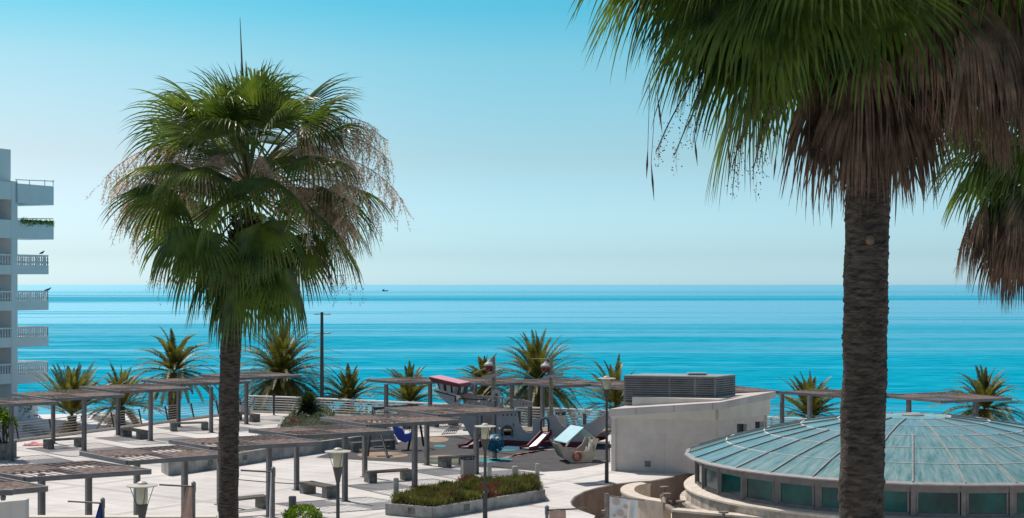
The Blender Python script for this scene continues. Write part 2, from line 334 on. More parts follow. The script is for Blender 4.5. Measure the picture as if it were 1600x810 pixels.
# playground surface and its painted patches
pg = [(493,715), (520,706), (560,700), (612,696), (640,684), (690,681), (760,679), (900,690), (953,690), (954,722), (930,727.5), (884,735.5), (849,737.5), (800,733), (735,729), (671,725), (640,723), (575,720)]
mb = MB(); mb.add([G(x, y, .004) for x, y in pg], [tuple(range(len(pg)))]); struct('playground_floor', mb, M['rubber'])
def ell(name, cx, cy, rx, ry, m, z=.008, n=28):
    q = MB(); q.add([G(cx+rx*math.cos(2*PI*k/n), cy+ry*math.sin(2*PI*k/n), z) for k in range(n)], [tuple(range(n))]); return struct(name, q, m)
ell('playground_patch', 683, 687, 18, 4.2, M['rtan']); ell('playground_patch', 687, 697, 10, 1.8, M['rteal']); ell('playground_patch', 598, 711, 40, 4.6, M['rtan'])
ell('playground_patch', 716, 713.5, 48, 2.6, M['rtan']); ell('playground_patch', 770, 719, 31, 3.4, M['rteal']); ell('playground_patch', 700, 720, 30, 3.0, M['rgreen'])
ell('playground_patch', 782, 702.5, 26, 2.4, M['rteal']); ell('playground_patch', 850, 699.5, 103, 3.2, M['rblue'], .012)
for k in range(5):
    q = MB(); q.add([G(782+k*12, 716-k*2.6, .016), G(792+k*12, 716.6-k*2.6, .016), G(822+k*12, 708.5-k*1.6, .016), G(812+k*12, 708-k*1.6, .016)], [(0,1,2,3)]); struct('playground_stripe', q, M['rpink'])

# ---------------------------------------------------------------- hotel
def hotel():
    pl = VP((PD(0,0,126).x, 126), (PD(84,0,131.7).x, 131.7)); root = thing('hotel_building', 'white hotel block with stacked balconies at the left edge of the view', 'building', (pl.a.x, pl.a.y, -6))
    n = pl.n; n = Vector((-abs(n.x), abs(n.y), 0)); 
    def slab(x0, x1, y0, y1, dep, off=0.0, mb=None):
        q = mb or MB(); xm = x0; a = pl.at(x0, y0); b = pl.at(x1, y0); xr = max(x0, 0); z0 = pl.at(xr, y0).z; z1 = pl.at(xr, y1).z
        pts = [Vector((a.x, a.y, z0)), Vector((b.x, b.y, z0)), Vector((b.x, b.y, z1)), Vector((a.x, a.y, z1))]
        q.prism([[p+n*off for p in pts]], n*dep); return q
    body = MB(); slab(-330, 18, 283, 660, 9, 1.6, body); slab(18, 27.5, 283, 660, 10, 0, body)
    for y0, y1 in ((317,343), ): pass
    slab(-330, 18.2, 283, 311, 8, .02, body)
    for y0, y1 in ((343,372), (414,429), (471,486), (528,544), (585,601)): slab(-330, 18.2, y0, y1, 1.62, .02, body)
    body.build('wall', M['hotel'], root)
    slab(-330, 24, 231, 283, 8, .5).build('roof_block', M['hotel'], root)
    q = slab(24, 84, 286.5, 317, 5, .0); q.build('roof_slab', M['hotel'], root)
    q = MB(); a = pl.at(24, 281); b = pl.at(84, 283.5)
    q.bar(a, b, .06, .06); 
    for x in (26, 46, 70, 83): p = pl.at(x, 281.5); q.bar(p, p-Vector((0,0,.5)), .05, .05)
    q.build('roof_rail', M['railgrey'], root)
    g = MB(); slab(-330, 17.9, 313, 342, .1, 1.5, g); g.build('window', M['hotelglass'], root)
    for yb in (429, 486, 544):
        g = MB(); slab(-40, 2, yb+2, yb+27, .1, 1.5, g); g.build('window', M['hotelglass'], root)
    bal = slab(27.5, 84, 343, 372.5, 3.2); bo = bal.build('balcony', M['hotel'], root)
    rr = random.Random(5); q = MB()
    for k in range(420):
        p = pl.at(rr.uniform(32, 83), 0); p.z = pl.at(40, 345).z + rr.uniform(-.45, .2)*rr.random() - .0; p -= n*rr.uniform(.02, .14)
        for j in range(2):
            d = Vector((rr.uniform(-1,1), rr.uniform(-1,1), rr.uniform(-1,1)))*.16; e2 = Vector((rr.uniform(-1,1), rr.uniform(-1,1), rr.uniform(-1,1)))*.09
            q.add([p, p+d, p+d+e2], [(0,1,2)])
    q.build('hanging_plants', M['lime'], bo)
    q = MB(); a = pl.at(27.5, 341.5); b = pl.at(83, 342); q.bar(a, b, .06, .06); q.build('handrail', M['railgrey'], bo)
    for i, (yt, ys, yb) in enumerate(((398,414,428.5), (455,471,485.5), (512,528,543.5), (568,585,600.5))):
        bo = slab(27.5, 76, ys, yb, 3.2).build('balcony', M['hotel'], root)
        a = pl.at(27.5, ys); b = pl.at(76, ys); zt = pl.at(27.5, yt).z; zb = pl.at(27.5, ys).z
        c = b + n*3.2; a2 = pl.at(-330, ys)
        q = MB()
        for s0, s1, cnt in ((a, b, 15), (b, c, 10), (a2, pl.at(18, ys), 70)):
            for k in range(cnt+1):
                p = s0.lerp(s1, k/cnt) + n*.12; p.z = zb
                h = zt-zb-.12
                q.lathe(p, [(.05,0), (.055,h*.12), (.095,h*.3), (.05,h*.6), (.075,h*.72), (.05,h*.85), (.055,h)], 6)
            if cnt != 15: q.build('balustrade', M['hotel'], bo); q = MB()
        for s0, s1 in ((a, b), (b, c), (a2, pl.at(18, ys))):
            p0 = s0 + n*.12; p1 = s1 + n*.12; p0.z = p1.z = zt-.05; q = MB(); q.bar(p0, p1, .2, .13); q.build('handrail', M['hotel'], bo)
    # rounded lowest terrace drum with hanging plants
    q = MB(); c = pl.at(52, 640) + n*3; q.lathe((c.x, c.y, 0), [(0,-6), (2.6,-6), (2.6, pl.at(52,633).z), (0, pl.at(52,633).z)], 32)
    dr = q.build('terrace_drum', M['hotel'], root); smooth(dr) if False else None
    q = MB()
    for k in range(300):
        a = rr.uniform(PI, 2*PI); p = Vector((c.x+2.7*math.cos(a), c.y+2.7*math.sin(a), pl.at(52,633).z - rr.random()**2*1.0))
        d = Vector((rr.uniform(-1,1), rr.uniform(-1,1), rr.uniform(-1,.2)))*.25; e2 = Vector((rr.uniform(-1,1), rr.uniform(-1,1), rr.uniform(-1,1)))*.12
        q.add([p, p+d, p+d+e2], [(0,1,2)])
    q.build('hanging_plants', M['succ'], dr)
    return pl
HP = hotel()
def bird(px, py, s, label):
    c = HP.at(px, py); root = thing('bird', label, 'bird', c, group='birds on the balcony rails')
    q = MB(); q.tube([c+Vector((-.22*s,0,.05)), c+Vector((-.1*s,0,.08)), c+Vector((.05*s,0,.13)), c+Vector((.16*s,0,.2)), c+Vector((.2*s,0,.27)), c+Vector((.27*s,0,.27))], [.02,.06,.09,.06,.05,.01], 8)
    q.tube([c+Vector((0,0,-.05)), c+Vector((0,0,.08))], .012, 5); q.build('body', M['black'], root)
bird(65, 397.5, 1, 'dark bird standing on the rail of the upper balustraded balcony'); bird(74, 455, 1.3, 'dark bird leaning out on the second balustraded balcony rail')

# ---------------------------------------------------------------- railings round the plaza edge
def railing(pts, label, m, nrail, h, thick, tilt, post_m, spacing=2.1):
    root = thing('railing', label, 'railing', pts[0])
    path = [Vector(p) for p in pts]
    def off(i, o_, z):
        d = (path[min(i+1, len(path)-1)] - path[max(i-1, 0)]).normalized(); nn = Vector((-d.y, d.x, 0)); nn = nn if nn.y > 0 else -nn
        return path[i] + nn*o_ + Vector((0,0,z))
    q = MB(); q.tube([off(i, tilt, h) for i in range(len(path))], thick, 8); q.build('top_rail', m, root)
    for r_ in range(nrail):
        z = .12 + (h-.12)*r_/nrail; q = MB(); q.tube([off(i, tilt*z/h, z) for i in range(len(path))], thick*.75, 6); q.build('rail', m, root)
    # kerb
    q = MB()
    for i in range(len(path)-1): q.bar(off(i, -.12, .06), off(i+1, -.12, .06), .3, .12)
    q.build('kerb', M['rim'] , root)
    dist = 0; nxt = .4
    for i in range(len(path)-1):
        a, b = path[i], path[i+1]; ln = (b-a).length; d = (b-a)/ln; nn = Vector((-d.y, d.x, 0)); nn = nn if nn.y > 0 else -nn
        while nxt < dist+ln:
            p = a + d*(nxt-dist); q = MB(); q.bar(p - nn*.02, p + nn*(tilt-.02) + Vector((0,0,h)), .03, .09, nn); q.build('post', post_m, root); nxt += spacing
        dist += ln
railing([p - Vector((0,.15,0)) for p in edge[:6]], 'grey railing of thin bars and leaning posts on the left plaza edge', M['railgrey'], 6, .92, .02, .22, M['black'], 2.4)
railing([p - Vector((0,.15,0)) for p in edge[5:]], 'white horizontal bar railing along the back of the plaza', M['rail'], 6, 1.0, .05, .1, M['railgrey'], 2.4)

# ---------------------------------------------------------------- pergolas
ZT = 2.62
def pergola(Lc, Fc, Rc, posts, label, group):
    a = G(*Lc, ZT); f = G(*Fc, ZT); r = G(*Rc, ZT); b = a + r - f
    root = thing('pergola', label, 'pergola', (f.x, f.y, 0), group=group)
    q = MB(); dz = Vector((0,0,-.07)); u = (r-f).normalized(); v = (a-f).normalized()
    e = .05
    q.bar(f+dz, r+dz, .1, .14); q.bar(a+dz, b+dz, .1, .13)
    q.bar(f+v*e+dz+Vector((0,0,.003)), a-v*e+dz+Vector((0,0,.003)), .1, .135); q.bar(r+v*e+dz+Vector((0,0,.003)), b-v*e+dz+Vector((0,0,.003)), .1, .135)
    mf = (f+r)/2; ma = (a+b)/2; q.bar(mf+v*e+dz+Vector((0,0,.006)), ma-v*e+dz+Vector((0,0,.016)), .07, .105)
    q.build('roof_frame', M['steel'], root)
    W = (r-f).length; D = (a-f).length
    op = MB(); de = MB()
    for pi in range(2):
        for qi in range(2):
            dense = (pi+qi) % 2 == 1; n = int(W/2/(.105 if dense else .24)); u0 = .06 + pi*W/2; u1 = W/2*(pi+1)-.06
            v0 = .04 + qi*D/2; v1 = D/2*(qi+1)-.04
            for k in range(n):
                uu = u0 + (u1-u0)*(k+.5)/n; p0 = f + u*uu + v*v0 - Vector((0,0,.025)); p1 = f + u*uu + v*v1 - Vector((0,0,.025))
                if dense: de.bar(p0, p1, .072, .02)
                else: op.bar(p0, p1, .055, .014)
        # cross battens
        uu = pi*W/2
    for vv in (D*.5,):
        op.bar(f+v*vv+u*.05-Vector((0,0,.06)), f+v*vv+u*(W-.05)-Vector((0,0,.06)), .05, .04)
    op.build('slats', M['wood'], root, fix=False); de.build('dense_slats', M['wood'], root, fix=False)
    for p in posts:
        p = G(*p) if len(p) == 2 else Vector((p[0], p[1], 0)); q = MB(); t = .155
        an = math.atan2(u.y, u.x)
        q.box((p.x, p.y, (ZT-.145)/2), (t, t, ZT-.145), an)
        # recessed groove: two flanges proud of the web
        for sgn in (-1, 1): 
            o = Vector((math.cos(an), math.sin(an), 0))*sgn*(t/2-.02); q.box((p.x+o.x, p.y+o.y, (ZT-.16)/2), (.045, t+.05, ZT-.16), an)
        po = q.build('post', M['steel'], root)
        q = MB(); q.box((p.x, p.y, .012), (.32, .32, .024), an); q.build('base_plate', M['steel'], po)
    return a, f, r, b
gA = 'pergolas in the row beside the grey railing'; gB = 'pergolas in the staggered front row'; gC = 'pergolas in the back row along the white railing'
pergola((-70,626), (-30,633), (88,627.5), [(18,721), (83,693)], 'pergola of the railing row nearest the left edge, behind the leafy plant', gA)
pergola((17.8,614.4), (82,623), (194,616.5), [(131.5,704.5), (184.5,680.5)], 'railing-row pergola sheltering a long bench beside the coral cloth', gA)
pergola((124.4,603.7), (190,611), (299,606), [(235.5,689), (279,667)], 'middle pergola of the railing row, over the end-on block bench', gA)
pergola((220.7,593.3), (284,599.5), (390,595.6), [(330,676), (361,660)], 'railing-row pergola half hidden behind the fan palm trunk', gA)
pergola((311,585), (372,590.5), (471,586), [(385,663), ], 'farthest pergola of the railing row, in front of the bushiest date palm', gA)
pergola((-210,757), (-125,777), (74,760), [(65,873), (-26,885)], 'front-row pergola cut off at the lower left corner', gB)
pergola((-46,731), (40,746), (236,733.5), [(138.5,872), (214,846)], 'front-row pergola above the dangling blue cloth', gB)
pergola((125.2,705.6), (200,720.3), (358,709), [(288.5,822), (343.5,789)], 'front-row pergola just left of the fan palm trunk, above the pink cloth', gB)
pergola((264.5,687), (331,698.5), (502,690), [(420.5,808), (463.5,766)], 'front-row pergola passing behind the fan palm trunk', gB)
pergola((389,670.4), (468,680), (615.5,672.6), [(539,783.5), (570,745.5)], 'front-row pergola behind the round-disc lamp, shading the block bench', gB)
pergola((501,652), (575,663.5), (717,656), [(648,761), (667,727)], 'front-row pergola in front of the blue baby swing', gB)
pergola((601,637), (687.5,647.6), (808,641), [(744,741), (772,707)], 'last front-row pergola, overlapping the stern of the play ship', gB)
pergola((572.6,592.6), (636,598), (716,594), [(603.5,670), (672,664)], 'back-row pergola left of the red-roofed ship cabin', gC)
pergola((690,593), (771,600), (850,595.5), [(742,668), (800,664)], 'back-row pergola behind the ship cabin and first mast', gC)
pergola((786,594.5), (868,602.5), (955,598.5), [(828,669.5), (847.5,676)], 'back-row pergola behind the second ship mast', gC)
pergola((905,598), (983,607), (1070,602), [(1010,690), (985,678)], 'back-row pergola partly hidden by the louvred roof box', gC)
pergola((1050,602.5), (1130,612.5), (1218,611), [(1150,698), (1222,691)], 'back-row pergola emerging right of the louvred roof box', gC)
pergola((1219,611.5), (1345,620), (1420,616.5), [(1265,698), (1372,700)], 'back-row pergola left of the thick foreground palm trunk', gC)
pergola((1372,616.5), (1473,626), (1580,621.5), [(1420,704), (1524,706)], 'last back-row pergola at the right, above the dome top', gC)

# ---------------------------------------------------------------- benches
def bench_tree(label, loc, rz, ln=1.85, group='block benches on the plaza'):
    root = thing('bench', label, 'bench', loc, rz, group); ORI[root] = Vector()
    for sx in (-1, 1):
        q = MB(); q.box((sx*(ln/2-.17), 0, .19), (.34, .52, .38)); q.build('leg', M['bench'], root)
    q = MB(); n = 17
    q.box((0, -.245, .415), (ln, .05, .07)); q.box((0, .245, .415), (ln, .05, .07))
    for k in range(n): q.box((-ln/2 + ln*(k+.5)/n, 0, .42), (.06, .44, .055))
    q.build('seat', M['benchwood'], root); return root
def bench2(pa, pb, label, ln=None):          # pa, pb: ground pixels of the two end blocks
    a = G(*pa); b = G(*pb); d = b-a; c = (a+b)/2; c.z = .0
    return bench_tree(label, c, math.atan2(d.y, d.x), ln or d.length+.34)
bench2((76,701.5), (124,698), 'long low bench under the railing-row pergola beside the coral cloth')
bench2((197,682), (222,686.5), 'block bench seen end-on between two posts of the railing row')
bench2((271,673.5), (320,672), 'thin long bench just left of the fan palm trunk near the railing')
bench2((370,656), (398,659.5), 'block bench right of the fan palm trunk, in front of the white bin')
bench2((481,771), (516,778), 'block bench beside the round-disc lamp under the front row')
bench2((579,754), (635,750), 'long bench behind the small bollard, left of the shrub planter')
bench2((352,800), (411,793.5), 'bench at the foot of the fan palm trunk, cut by the trunk')
bench2((695,730), (727,726.5), 'bench with only one end showing left of the litter bin')
bench2((603,671), (636,669.5), 'far bench behind the swing, near the white railing')
bench2((678,667), (708,664.5), 'far bench near the rope net and the ship stern')
bench2((555,706), (606,702), 'dark bench against the concrete planter with the cycad', 2.4)

# ---------------------------------------------------------------- litter bins
def bin_(px, py, h, wd, label, m=None):
    p = G(px, py); root = thing('litter_bin', label, 'bin', p, group='litter bins')
    q = MB(); q.box(p+Vector((0,0,.04+(h-.2)/2)), (wd, wd, h-.2), .3); q.build('body', m or M['conc'], root)
    q = MB(); q.box(p+Vector((0,0,h-.02)), (wd+.06, wd+.06, .05), .3)
    for i in (-1, 1):
        for j in (-1, 1): q.box(p+Matrix.Rotation(.3,3,'Z')@Vector((i*(wd/2-.04), j*(wd/2-.04), h-.1)), (.07,.07,.13), .3)
    q.build('lid', M['black'], root)
bin_(730.5, 748, .95, .48, 'square grey litter bin with black top behind the shrub planter', mat('bin_grey', (.2,.195,.19), .6, .12, 3))
bin_(381, 647, .75, .5, 'small pale bin with black top just right of the fan palm trunk', M['ship']); bin_(876, 668, .85, .45, 'pale bin with black top behind the ship bow', M['stone'])

# ---------------------------------------------------------------- bollards
def bollard(px, py, h, r_, label, m='conc'):
    p = G(px, py); q = MB(); q.lathe(p, [(0,0), (r_,0), (r_,h-.02), (r_-.02,h), (0,h)], 14); o = q.build('bollard', M[m]); tag(o, label, 'bollard', 'bollards around the shrub planter')
bollard(619, 788, .95, .095, 'grey bollard at the left corner of the shrub planter'); bollard(764.5, 757, .9, .095, 'grey bollard behind the shrubs beside the thin lamp pole')
bollard(805, 755, .68, .13, 'short thick bollard behind the right part of the shrubs'); bollard(839.5, 760, .9, .085, 'slim grey bollard off the right end of the shrub planter')
bollard(457+0, 815, .85, .13, 'square grey post beside the bright green bush', 'steel'); bollard(896, 664, .55, .1, 'small far bollard near the white railing behind the ship bow')
bollard(456, 649, .95, .04, 'thin dark post before the white railing right of the pergola', 'black') if False else None

# ---------------------------------------------------------------- lamps
def lamp(px, d, ztop, base_py, label):
    x = (px-800)/F*d; p = Vector((x, d, 0)); root = thing('street_lamp', label, 'street lamp', p, group='disc-topped lamps on the plaza')
    zd = ztop; q = MB(); q.tube([p, p+Vector((0,0,.9)), p+Vector((0,0,.92)), p+Vector((0,0,zd-.9))], [.085,.08,.055,.05], 10); q.build('pole', M['lamppole'], root)
    q = MB(); q.lathe(p, [(.05,zd-.92), (.065,zd-.85), (.145,zd-.48), (.12,zd-.47), (0,zd-.47)], 16); q.build('cone_holder', M['lamppole'], root)
    q = MB(); q.lathe(p, [(.115,zd-.47), (.135,zd-.40), (.135,zd-.03), (.0,zd-.03)], 16); smooth(q.build('lamp_glass', M['lampglass'], root))
    q = MB(); q.lathe(p, [(0,zd-.03), (.36,zd-.045), (.37,zd-.02), (.13,zd+.01), (.12,zd+.04), (.06,zd+.075), (0,zd+.08)], 28); q.build('disc_shade', M['lampdisc'], root)
    q = MB()
    for k in range(4):
        a = k*PI/2+.5; q.tube([p+Vector((.13*math.cos(a), .13*math.sin(a), zd-.5)), p+Vector((.29*math.cos(a), .29*math.sin(a), zd-.04))], .009, 5)
    q.build('stay_rods', M['lamppole'], root)
lamp(222, 36.5, 8-312*36.5/F, 0, 'disc-topped lamp at the lower left with a clear view into its glass')
lamp(528, 43, 8-259*43/F, 0, 'disc-topped lamp standing before the block bench and bright green bush')
lamp(758, 52.5, 8-220*52.5/F, 0, 'disc-topped lamp in front of the shrub planter')
lamp(948, 61.9, 8-145.5*61.9/F, 0, 'tall disc-topped lamp in front of the grey service building')
def tall():
    d = F*8/(646-HOR); p = Vector(((503-800)/F*d, d, 0)); root = thing('mast_lamp', 'tall thin mast light by the white railing, rising behind the left fan palm', 'street lamp', p)
    zt = 8-43*d/F; q = MB(); q.tube([p, p+Vector((0,0,1.2)), p+Vector((0,0,zt))], [.16,.13,.09], 10); q.build('pole', M['lamppole'], root)
    for zz in (8-76*d/F, 8-46*d/F):
        q = MB(); q.bar(p+Vector((-.42,0,zz)), p+Vector((.42,0,zz)), .05, .05); q.lathe(p+Vector((.36,0,zz)), [(0,-.05), (.2,-.03), (.2,.02), (0,.06)], 10); q.lathe(p+Vector((-.36,0,zz)), [(0,-.05), (.16,-.03), (.16,.02), (0,.05)], 10)
        q.build('lamp_arm', M['railgrey'], root)
    p = G(428, 649); q = MB(); q.tube([p, p+Vector((0,0,1.15))], .06, 8); q.lathe(p, [(.0,1.15), (.1,1.15), (.1,1.3), (0,1.32)], 8); tag(q.build('marker_post', M['black']), 'thin dark post before the white railing right of the last railing-row pergola', 'post')
tall()

# ---------------------------------------------------------------- concrete planters
def planter(name, px, h, label, wall=.18, niches=()):
    base = [G(x, y) for x, y in px]; c = sum(base, Vector())/len(base); root = thing(name, label, 'planter', (c.x, c.y, 0))
    inner = []
    m = len(base)
    for i in range(m):                                # inset outline
        a, b, d = base[i-1], base[i], base[(i+1) % m]; e1 = (b-a).normalized(); e2 = (d-b).normalized()
        bis = (Vector((-e1.y, e1.x, 0))+Vector((-e2.y, e2.x, 0))); bis.normalize()
        if (b+bis*.1-c).length > (b-c).length: bis = -bis
        inner.append(b+bis*wall)
    q = MB(); q.prism([[p+Vector((0,0,h)) for p in base], [p+Vector((0,0,h)) for p in inner]], (0,0,-h)); w_ = q.build('wall', M['conc'], root)
    for (a, b, t) in niches:
        p = base[a].lerp(base[b], t); d = (base[b]-base[a]); an = math.atan2(d.y, d.x); q = MB(); q.box((p.x, p.y, h*.55), (.28, .03, .22), an); q.box((p.x, p.y, h*.5), (.2, .05, .10), an); q.build('recessed_light', M['bench'], w_)
    q = MB(); q.add([p+Vector((0,0,h-.08)) for p in inner], [tuple(range(m))]); q.build('soil', M['soil'], root)
    return base, inner, h
def clumps(mb_list, region, z0, n, hmin, hmax, rr, blade=.16, wd=.02, pick=None):
    # upright tufts scattered in a polygon (list of ground points)
    xs = [p.x for p in region]; ys = [p.y for p in region]
    def inside(x, y):
        c = False; j = len(region)-1
        for i in range(len(region)):
            a, b = region[i], region[j]
            if (a.y > y) != (b.y > y) and x < (b.x-a.x)*(y-a.y)/(b.y-a.y)+a.x: c = not c
            j = i
        return c
    k = 0
    while k < n:
        x = rr.uniform(min(xs), max(xs)); y = rr.uniform(min(ys), max(ys))
        if not inside(x, y): continue
        k += 1; H = (hmin + (hmax-hmin)*(.5+.9*noise.noise(Vector((x*.9, y*.9, 3)))))
        q = mb_list[pick(x, y) if pick else 0]
        for j in range(14):
            p = Vector((x, y, z0)) + Vector((rr.gauss(0,.09), rr.gauss(0,.09), H*rr.uniform(.15,1))); d = Vector((rr.gauss(0,.5), rr.gauss(0,.5), 1)).normalized()*blade*rr.uniform(.6,1.3); s = Vector((rr.uniform(-1,1), rr.uniform(-1,1), rr.uniform(-.4,.4))).normalized()*wd
            q.add([p-s, p+s, p+d], [(0,1,2)])
rr = random.Random(11)
b, inn, h = planter('shrub_planter', [(602,805), (677,811.5), (852,782.5), (842,769.5), (745,769.5), (625,796)], .40, 'bare concrete planter with a dark shrub bed in the front centre', .2, ((0,1,.55), (1,2,.28)))
# its visible walls reach the photo's outline; shrubs grow above them
q1, q2 = MB(), MB()
clumps([q1, q2], inn, h-.05, 2400, .14, .40, rr, .17, .018, lambda x, y: 1 if noise.noise(Vector((x*.8, y*.8, 9))) > .34 or rr.random() < .05 else 0)
tag(q1.build('shrubs', M['shrub']), 'dense dark green feathery shrubs filling the front concrete planter', 'shrubs', kind='stuff')
tag(q2.build('shrubs', M['shrubred']), 'reddish brown succulent patches among the front planter shrubs', 'shrubs', kind='stuff')
b2, inn2, h2 = planter('cycad_planter', [(252,738), (263,744), (345,732), (427,718.5), (498,708.5), (560,700), (616,693), (611,680), (520,668), (468,662), (440,668), (430,688), (345,718)], .55, 'long concrete planter wall with cycad and succulents, behind the front pergolas', .2, ((2,3,.0), (2,3,.45), (1,2,.8)))
q1, q2 = MB(), MB(); clumps([q1, q2], inn2, h2-.06, 1100, .02, .15, rr, .13, .016, lambda x, y: 1 if noise.noise(Vector((x*.8, y*.8, 5))) > .36 else 0)
tag(q1.build('ground_cover', M['succ']), 'low grey green ground cover in the long cycad planter', 'ground cover', kind='stuff'); tag(q2.build('ground_cover', M['shrubred']), 'dry reddish low plants in the long cycad planter', 'ground cover', kind='stuff')

def leaf_ball(q, c, rx, rz, n, rr, ls=.12, asp=.4, hollow=.55, up=.3):
    for k in range(n):
        d = Vector((rr.gauss(0,1), rr.gauss(0,1), rr.gauss(0,1))).normalized(); r_ = hollow + (1-hollow)*rr.random()**.5
        r_ *= 1 + .22*noise.noise(d*2.3+Vector((c[0],0,0)))
        p = Vector(c) + Vector((d.x*rx*r_, d.y*rx*r_, d.z*rz*r_)); a = (d + Vector((rr.gauss(0,.6), rr.gauss(0,.6), up+rr.gauss(0,.5)))).normalized()*ls*rr.uniform(.7,1.3)
        s = a.cross(Vector((rr.uniform(-1,1), rr.uniform(-1,1), rr.uniform(-1,1)))).normalized()*a.length*asp/2
        q.add([p, p+a*.5+s, p+a, p+a*.5-s], [(0,1,2,3)])
def bush(px, py, d, rx, rz, n, m, label, ls=.12, stem=True):
    c = PD(px, py, d); g = Vector((c.x, c.y, 0)); root = thing('bush', label, 'bush', g)
    q = MB(); leaf_ball(q, c, rx, rz, n, rr, ls); q.build('foliage', M[m], root, fix=False)
    q = MB(); 
    for k in range(6): q.tube([g+Vector((rr.gauss(0,.05), rr.gauss(0,.05), 0)), c+Vector((rr.gauss(0,rx*.4), rr.gauss(0,rx*.4), 0))], [.03,.012], 5)
    q.build('stems', M['dtrunk'], root)
bush(473, 808, 51, .62, .36, 2600, 'lime', 'round bright green bush cut by the bottom edge, beside the front lamp', .10)
bush(300, 0, 51, .1, .1, 2, 'lime', 'x') if False else None

# ---------------------------------------------------------------- service building
def service():
    A = G(955, 736); B_ = G(1119, 741.5); pl = VP(A, B_); Cc = Vector((11.24, 67.6, 0)); pl2 = VP(B_, Cc); D_ = A + (Cc-B_)
    root = thing('service_building', 'low stone-clad service building with tilted roof slab left of the dome', 'building', A)
    zt = 2.28; q = MB(); th = .22
    def wall(p, q_, z0, z1, holes, pl_):
        m = MB(); a = Vector((p.x, p.y, z0)); b = Vector((q_.x, q_.y, z0)); t = Vector((0,0,z1-z0)); inward = (Vector((7.6,67,0))-(a+b)/2); nn = Vector((-(b-a).y, (b-a).x, 0)).normalized(); nn = nn if nn.dot(inward) > 0 else -nn
        m.prism([[a, b, b+t, a+t]] + holes, nn*th); return m
    w1 = wall(A, B_, 0, zt, [], pl).build('wall', M['stone'], root)
    def hole(x0, x1, y0, y1): return [pl2.at(x0, y0), pl2.at(x1, y0), pl2.at(x1, y1), pl2.at(x0, y1)]
    H1 = hole(1151.5, 1167, 662.5, 685); H2 = hole(1180, 1193.5, 659, 673)
    w2 = wall(B_, Cc, 0, zt, [H1, H2], pl2).build('wall', M['stone'], root)
    for hh in (H1, H2):
        m = MB(); m.add([p + pl2.n*.18*(1 if pl2.n.x < 0 else -1) for p in hh], [(0,1,2,3)]); wo_ = m.build('window', M['black'], root)
    wall(Cc, D_, 0, zt, [], pl).build('wall', M['stone'], root); wall(D_, A, 0, zt, [], pl).build('wall', M['stone'], root)
    m = MB(); m.box(pl.at(1012, 725)-Vector((0,.01,0)), (.24,.04,.24), math.atan2(pl.u.y, pl.u.x)); m.box(pl.at(1012, 725)-Vector((0,.03,0)), (.16,.05,.12), math.atan2(pl.u.y, pl.u.x)); m.build('vent', M['bench'], w1)
    # joints: cap course proud of the wall
    u1 = pl.u; u2 = (Cc-B_).normalized(); n1 = -pl.n; n2 = Vector((u2.y, -u2.x, 0)); n2 = n2 if n2.dot(Vector((1,0,0))) > 0 else -n2
    m = MB(); m.bar(pl.at(958, 728.5)*1 + n1*.0 , pl.at(958, 728.5)+u1*(B_-A).length*.98, .02, .01) if False else None
    # cream clerestory wedge, set back
    def wedge(p, q_, z0a, z0b, z1a, z1b, off, thk, mt, nm, par=root):
        m = MB(); a = Vector((p.x, p.y, 0)); b = Vector((q_.x, q_.y, 0)); nn = off
        m.prism([[a+nn+Vector((0,0,z0a)), b+nn+Vector((0,0,z0b)), b+nn+Vector((0,0,z1b)), a+nn+Vector((0,0,z1a))]], -nn.normalized()*thk if nn.length else -n1*thk); return m.build(nm, mt, par)
    zl, zr, ze = 2.36, 2.76, 3.0        # underside of the roof slab at left, right corner, far right
    wedge(A, B_, zt, zt, zl, zr, n1*-.05, .2, M['cream'], 'clerestory_wall'); wedge(B_, Cc, zt, zt, zr, ze, n2*-.05, .2, M['cream'], 'clerestory_wall')
    # roof slab: a thin tilted box with overhang
    o = .16
    def corner(P, du, dv, z): return P + du + dv + Vector((0,0,z))
    base = [A + n1*o - u1*o*.4, B_ + n1*o*.9 + n2*o*1.3, Cc + n2*o*1.3 + u2*.35, D_ - u1*.3 + u2*.35]
    zz = [zl, zr, ze, ze-.4]; m = MB(); t = .30
    m.add([base[i]+Vector((0,0,zz[i])) for i in range(4)] + [base[i]+Vector((0,0,zz[i]+t)) for i in range(4)], [(3,2,1,0), (4,5,6,7), (0,1,5,4), (1,2,6,5), (2,3,7,6), (3,0,4,7)])
    rf = m.build('roof_slab', M['fascia'], root)
    m = MB(); # second, lighter slab behind the parapet
    pA = A + u2*.9 + u1*.35; pB = B_ + u2*.5 - u1*.15
    m.add([pA+Vector((0,0,zl+.25)), pB+Vector((0,0,zr+.26)), pB+u2*2.2+Vector((0,0,zr+.3)), pA+u2*2.2+Vector((0,0,zl+.4)),
           pA+Vector((0,0,zl+.78)), pB+Vector((0,0,zr+.37)), pB+u2*2.2+Vector((0,0,zr+.42)), pA+u2*2.2+Vector((0,0,zl+.8))], [(3,2,1,0), (4,5,6,7), (0,1,5,4), (1,2,6,5), (2,3,7,6), (3,0,4,7)])
    m.build('upper_slab', M['cream'], root)
    # louvred plant screen
    d0 = 66.6
    pa = PD(976, 620, d0+.3); pb = PD(1117, 626, d0-.6); z0 = 2.95; pc = pb + Vector((1.05, 1.5, 0)); pd_ = pa + Vector((1.05, 1.5, 0))
    pa.z = pb.z = pc.z = pd_.z = z0; ht = 1.05
    lr = thing('roof_plant_screen', 'grey louvred plant box on top of the service building roof', 'plant screen', pa)
    m = MB(); c_ = [pa, pb, pc, pd_]; cen = sum(c_, Vector())/4
    ins = [p + (cen-p).normalized()*.045 for p in c_]; m.prism([[p+Vector((0,0,-.15)) for p in ins]], (0,0,ht+.14)); m.build('core', M['black'], lr)
    m = MB(); n = 11
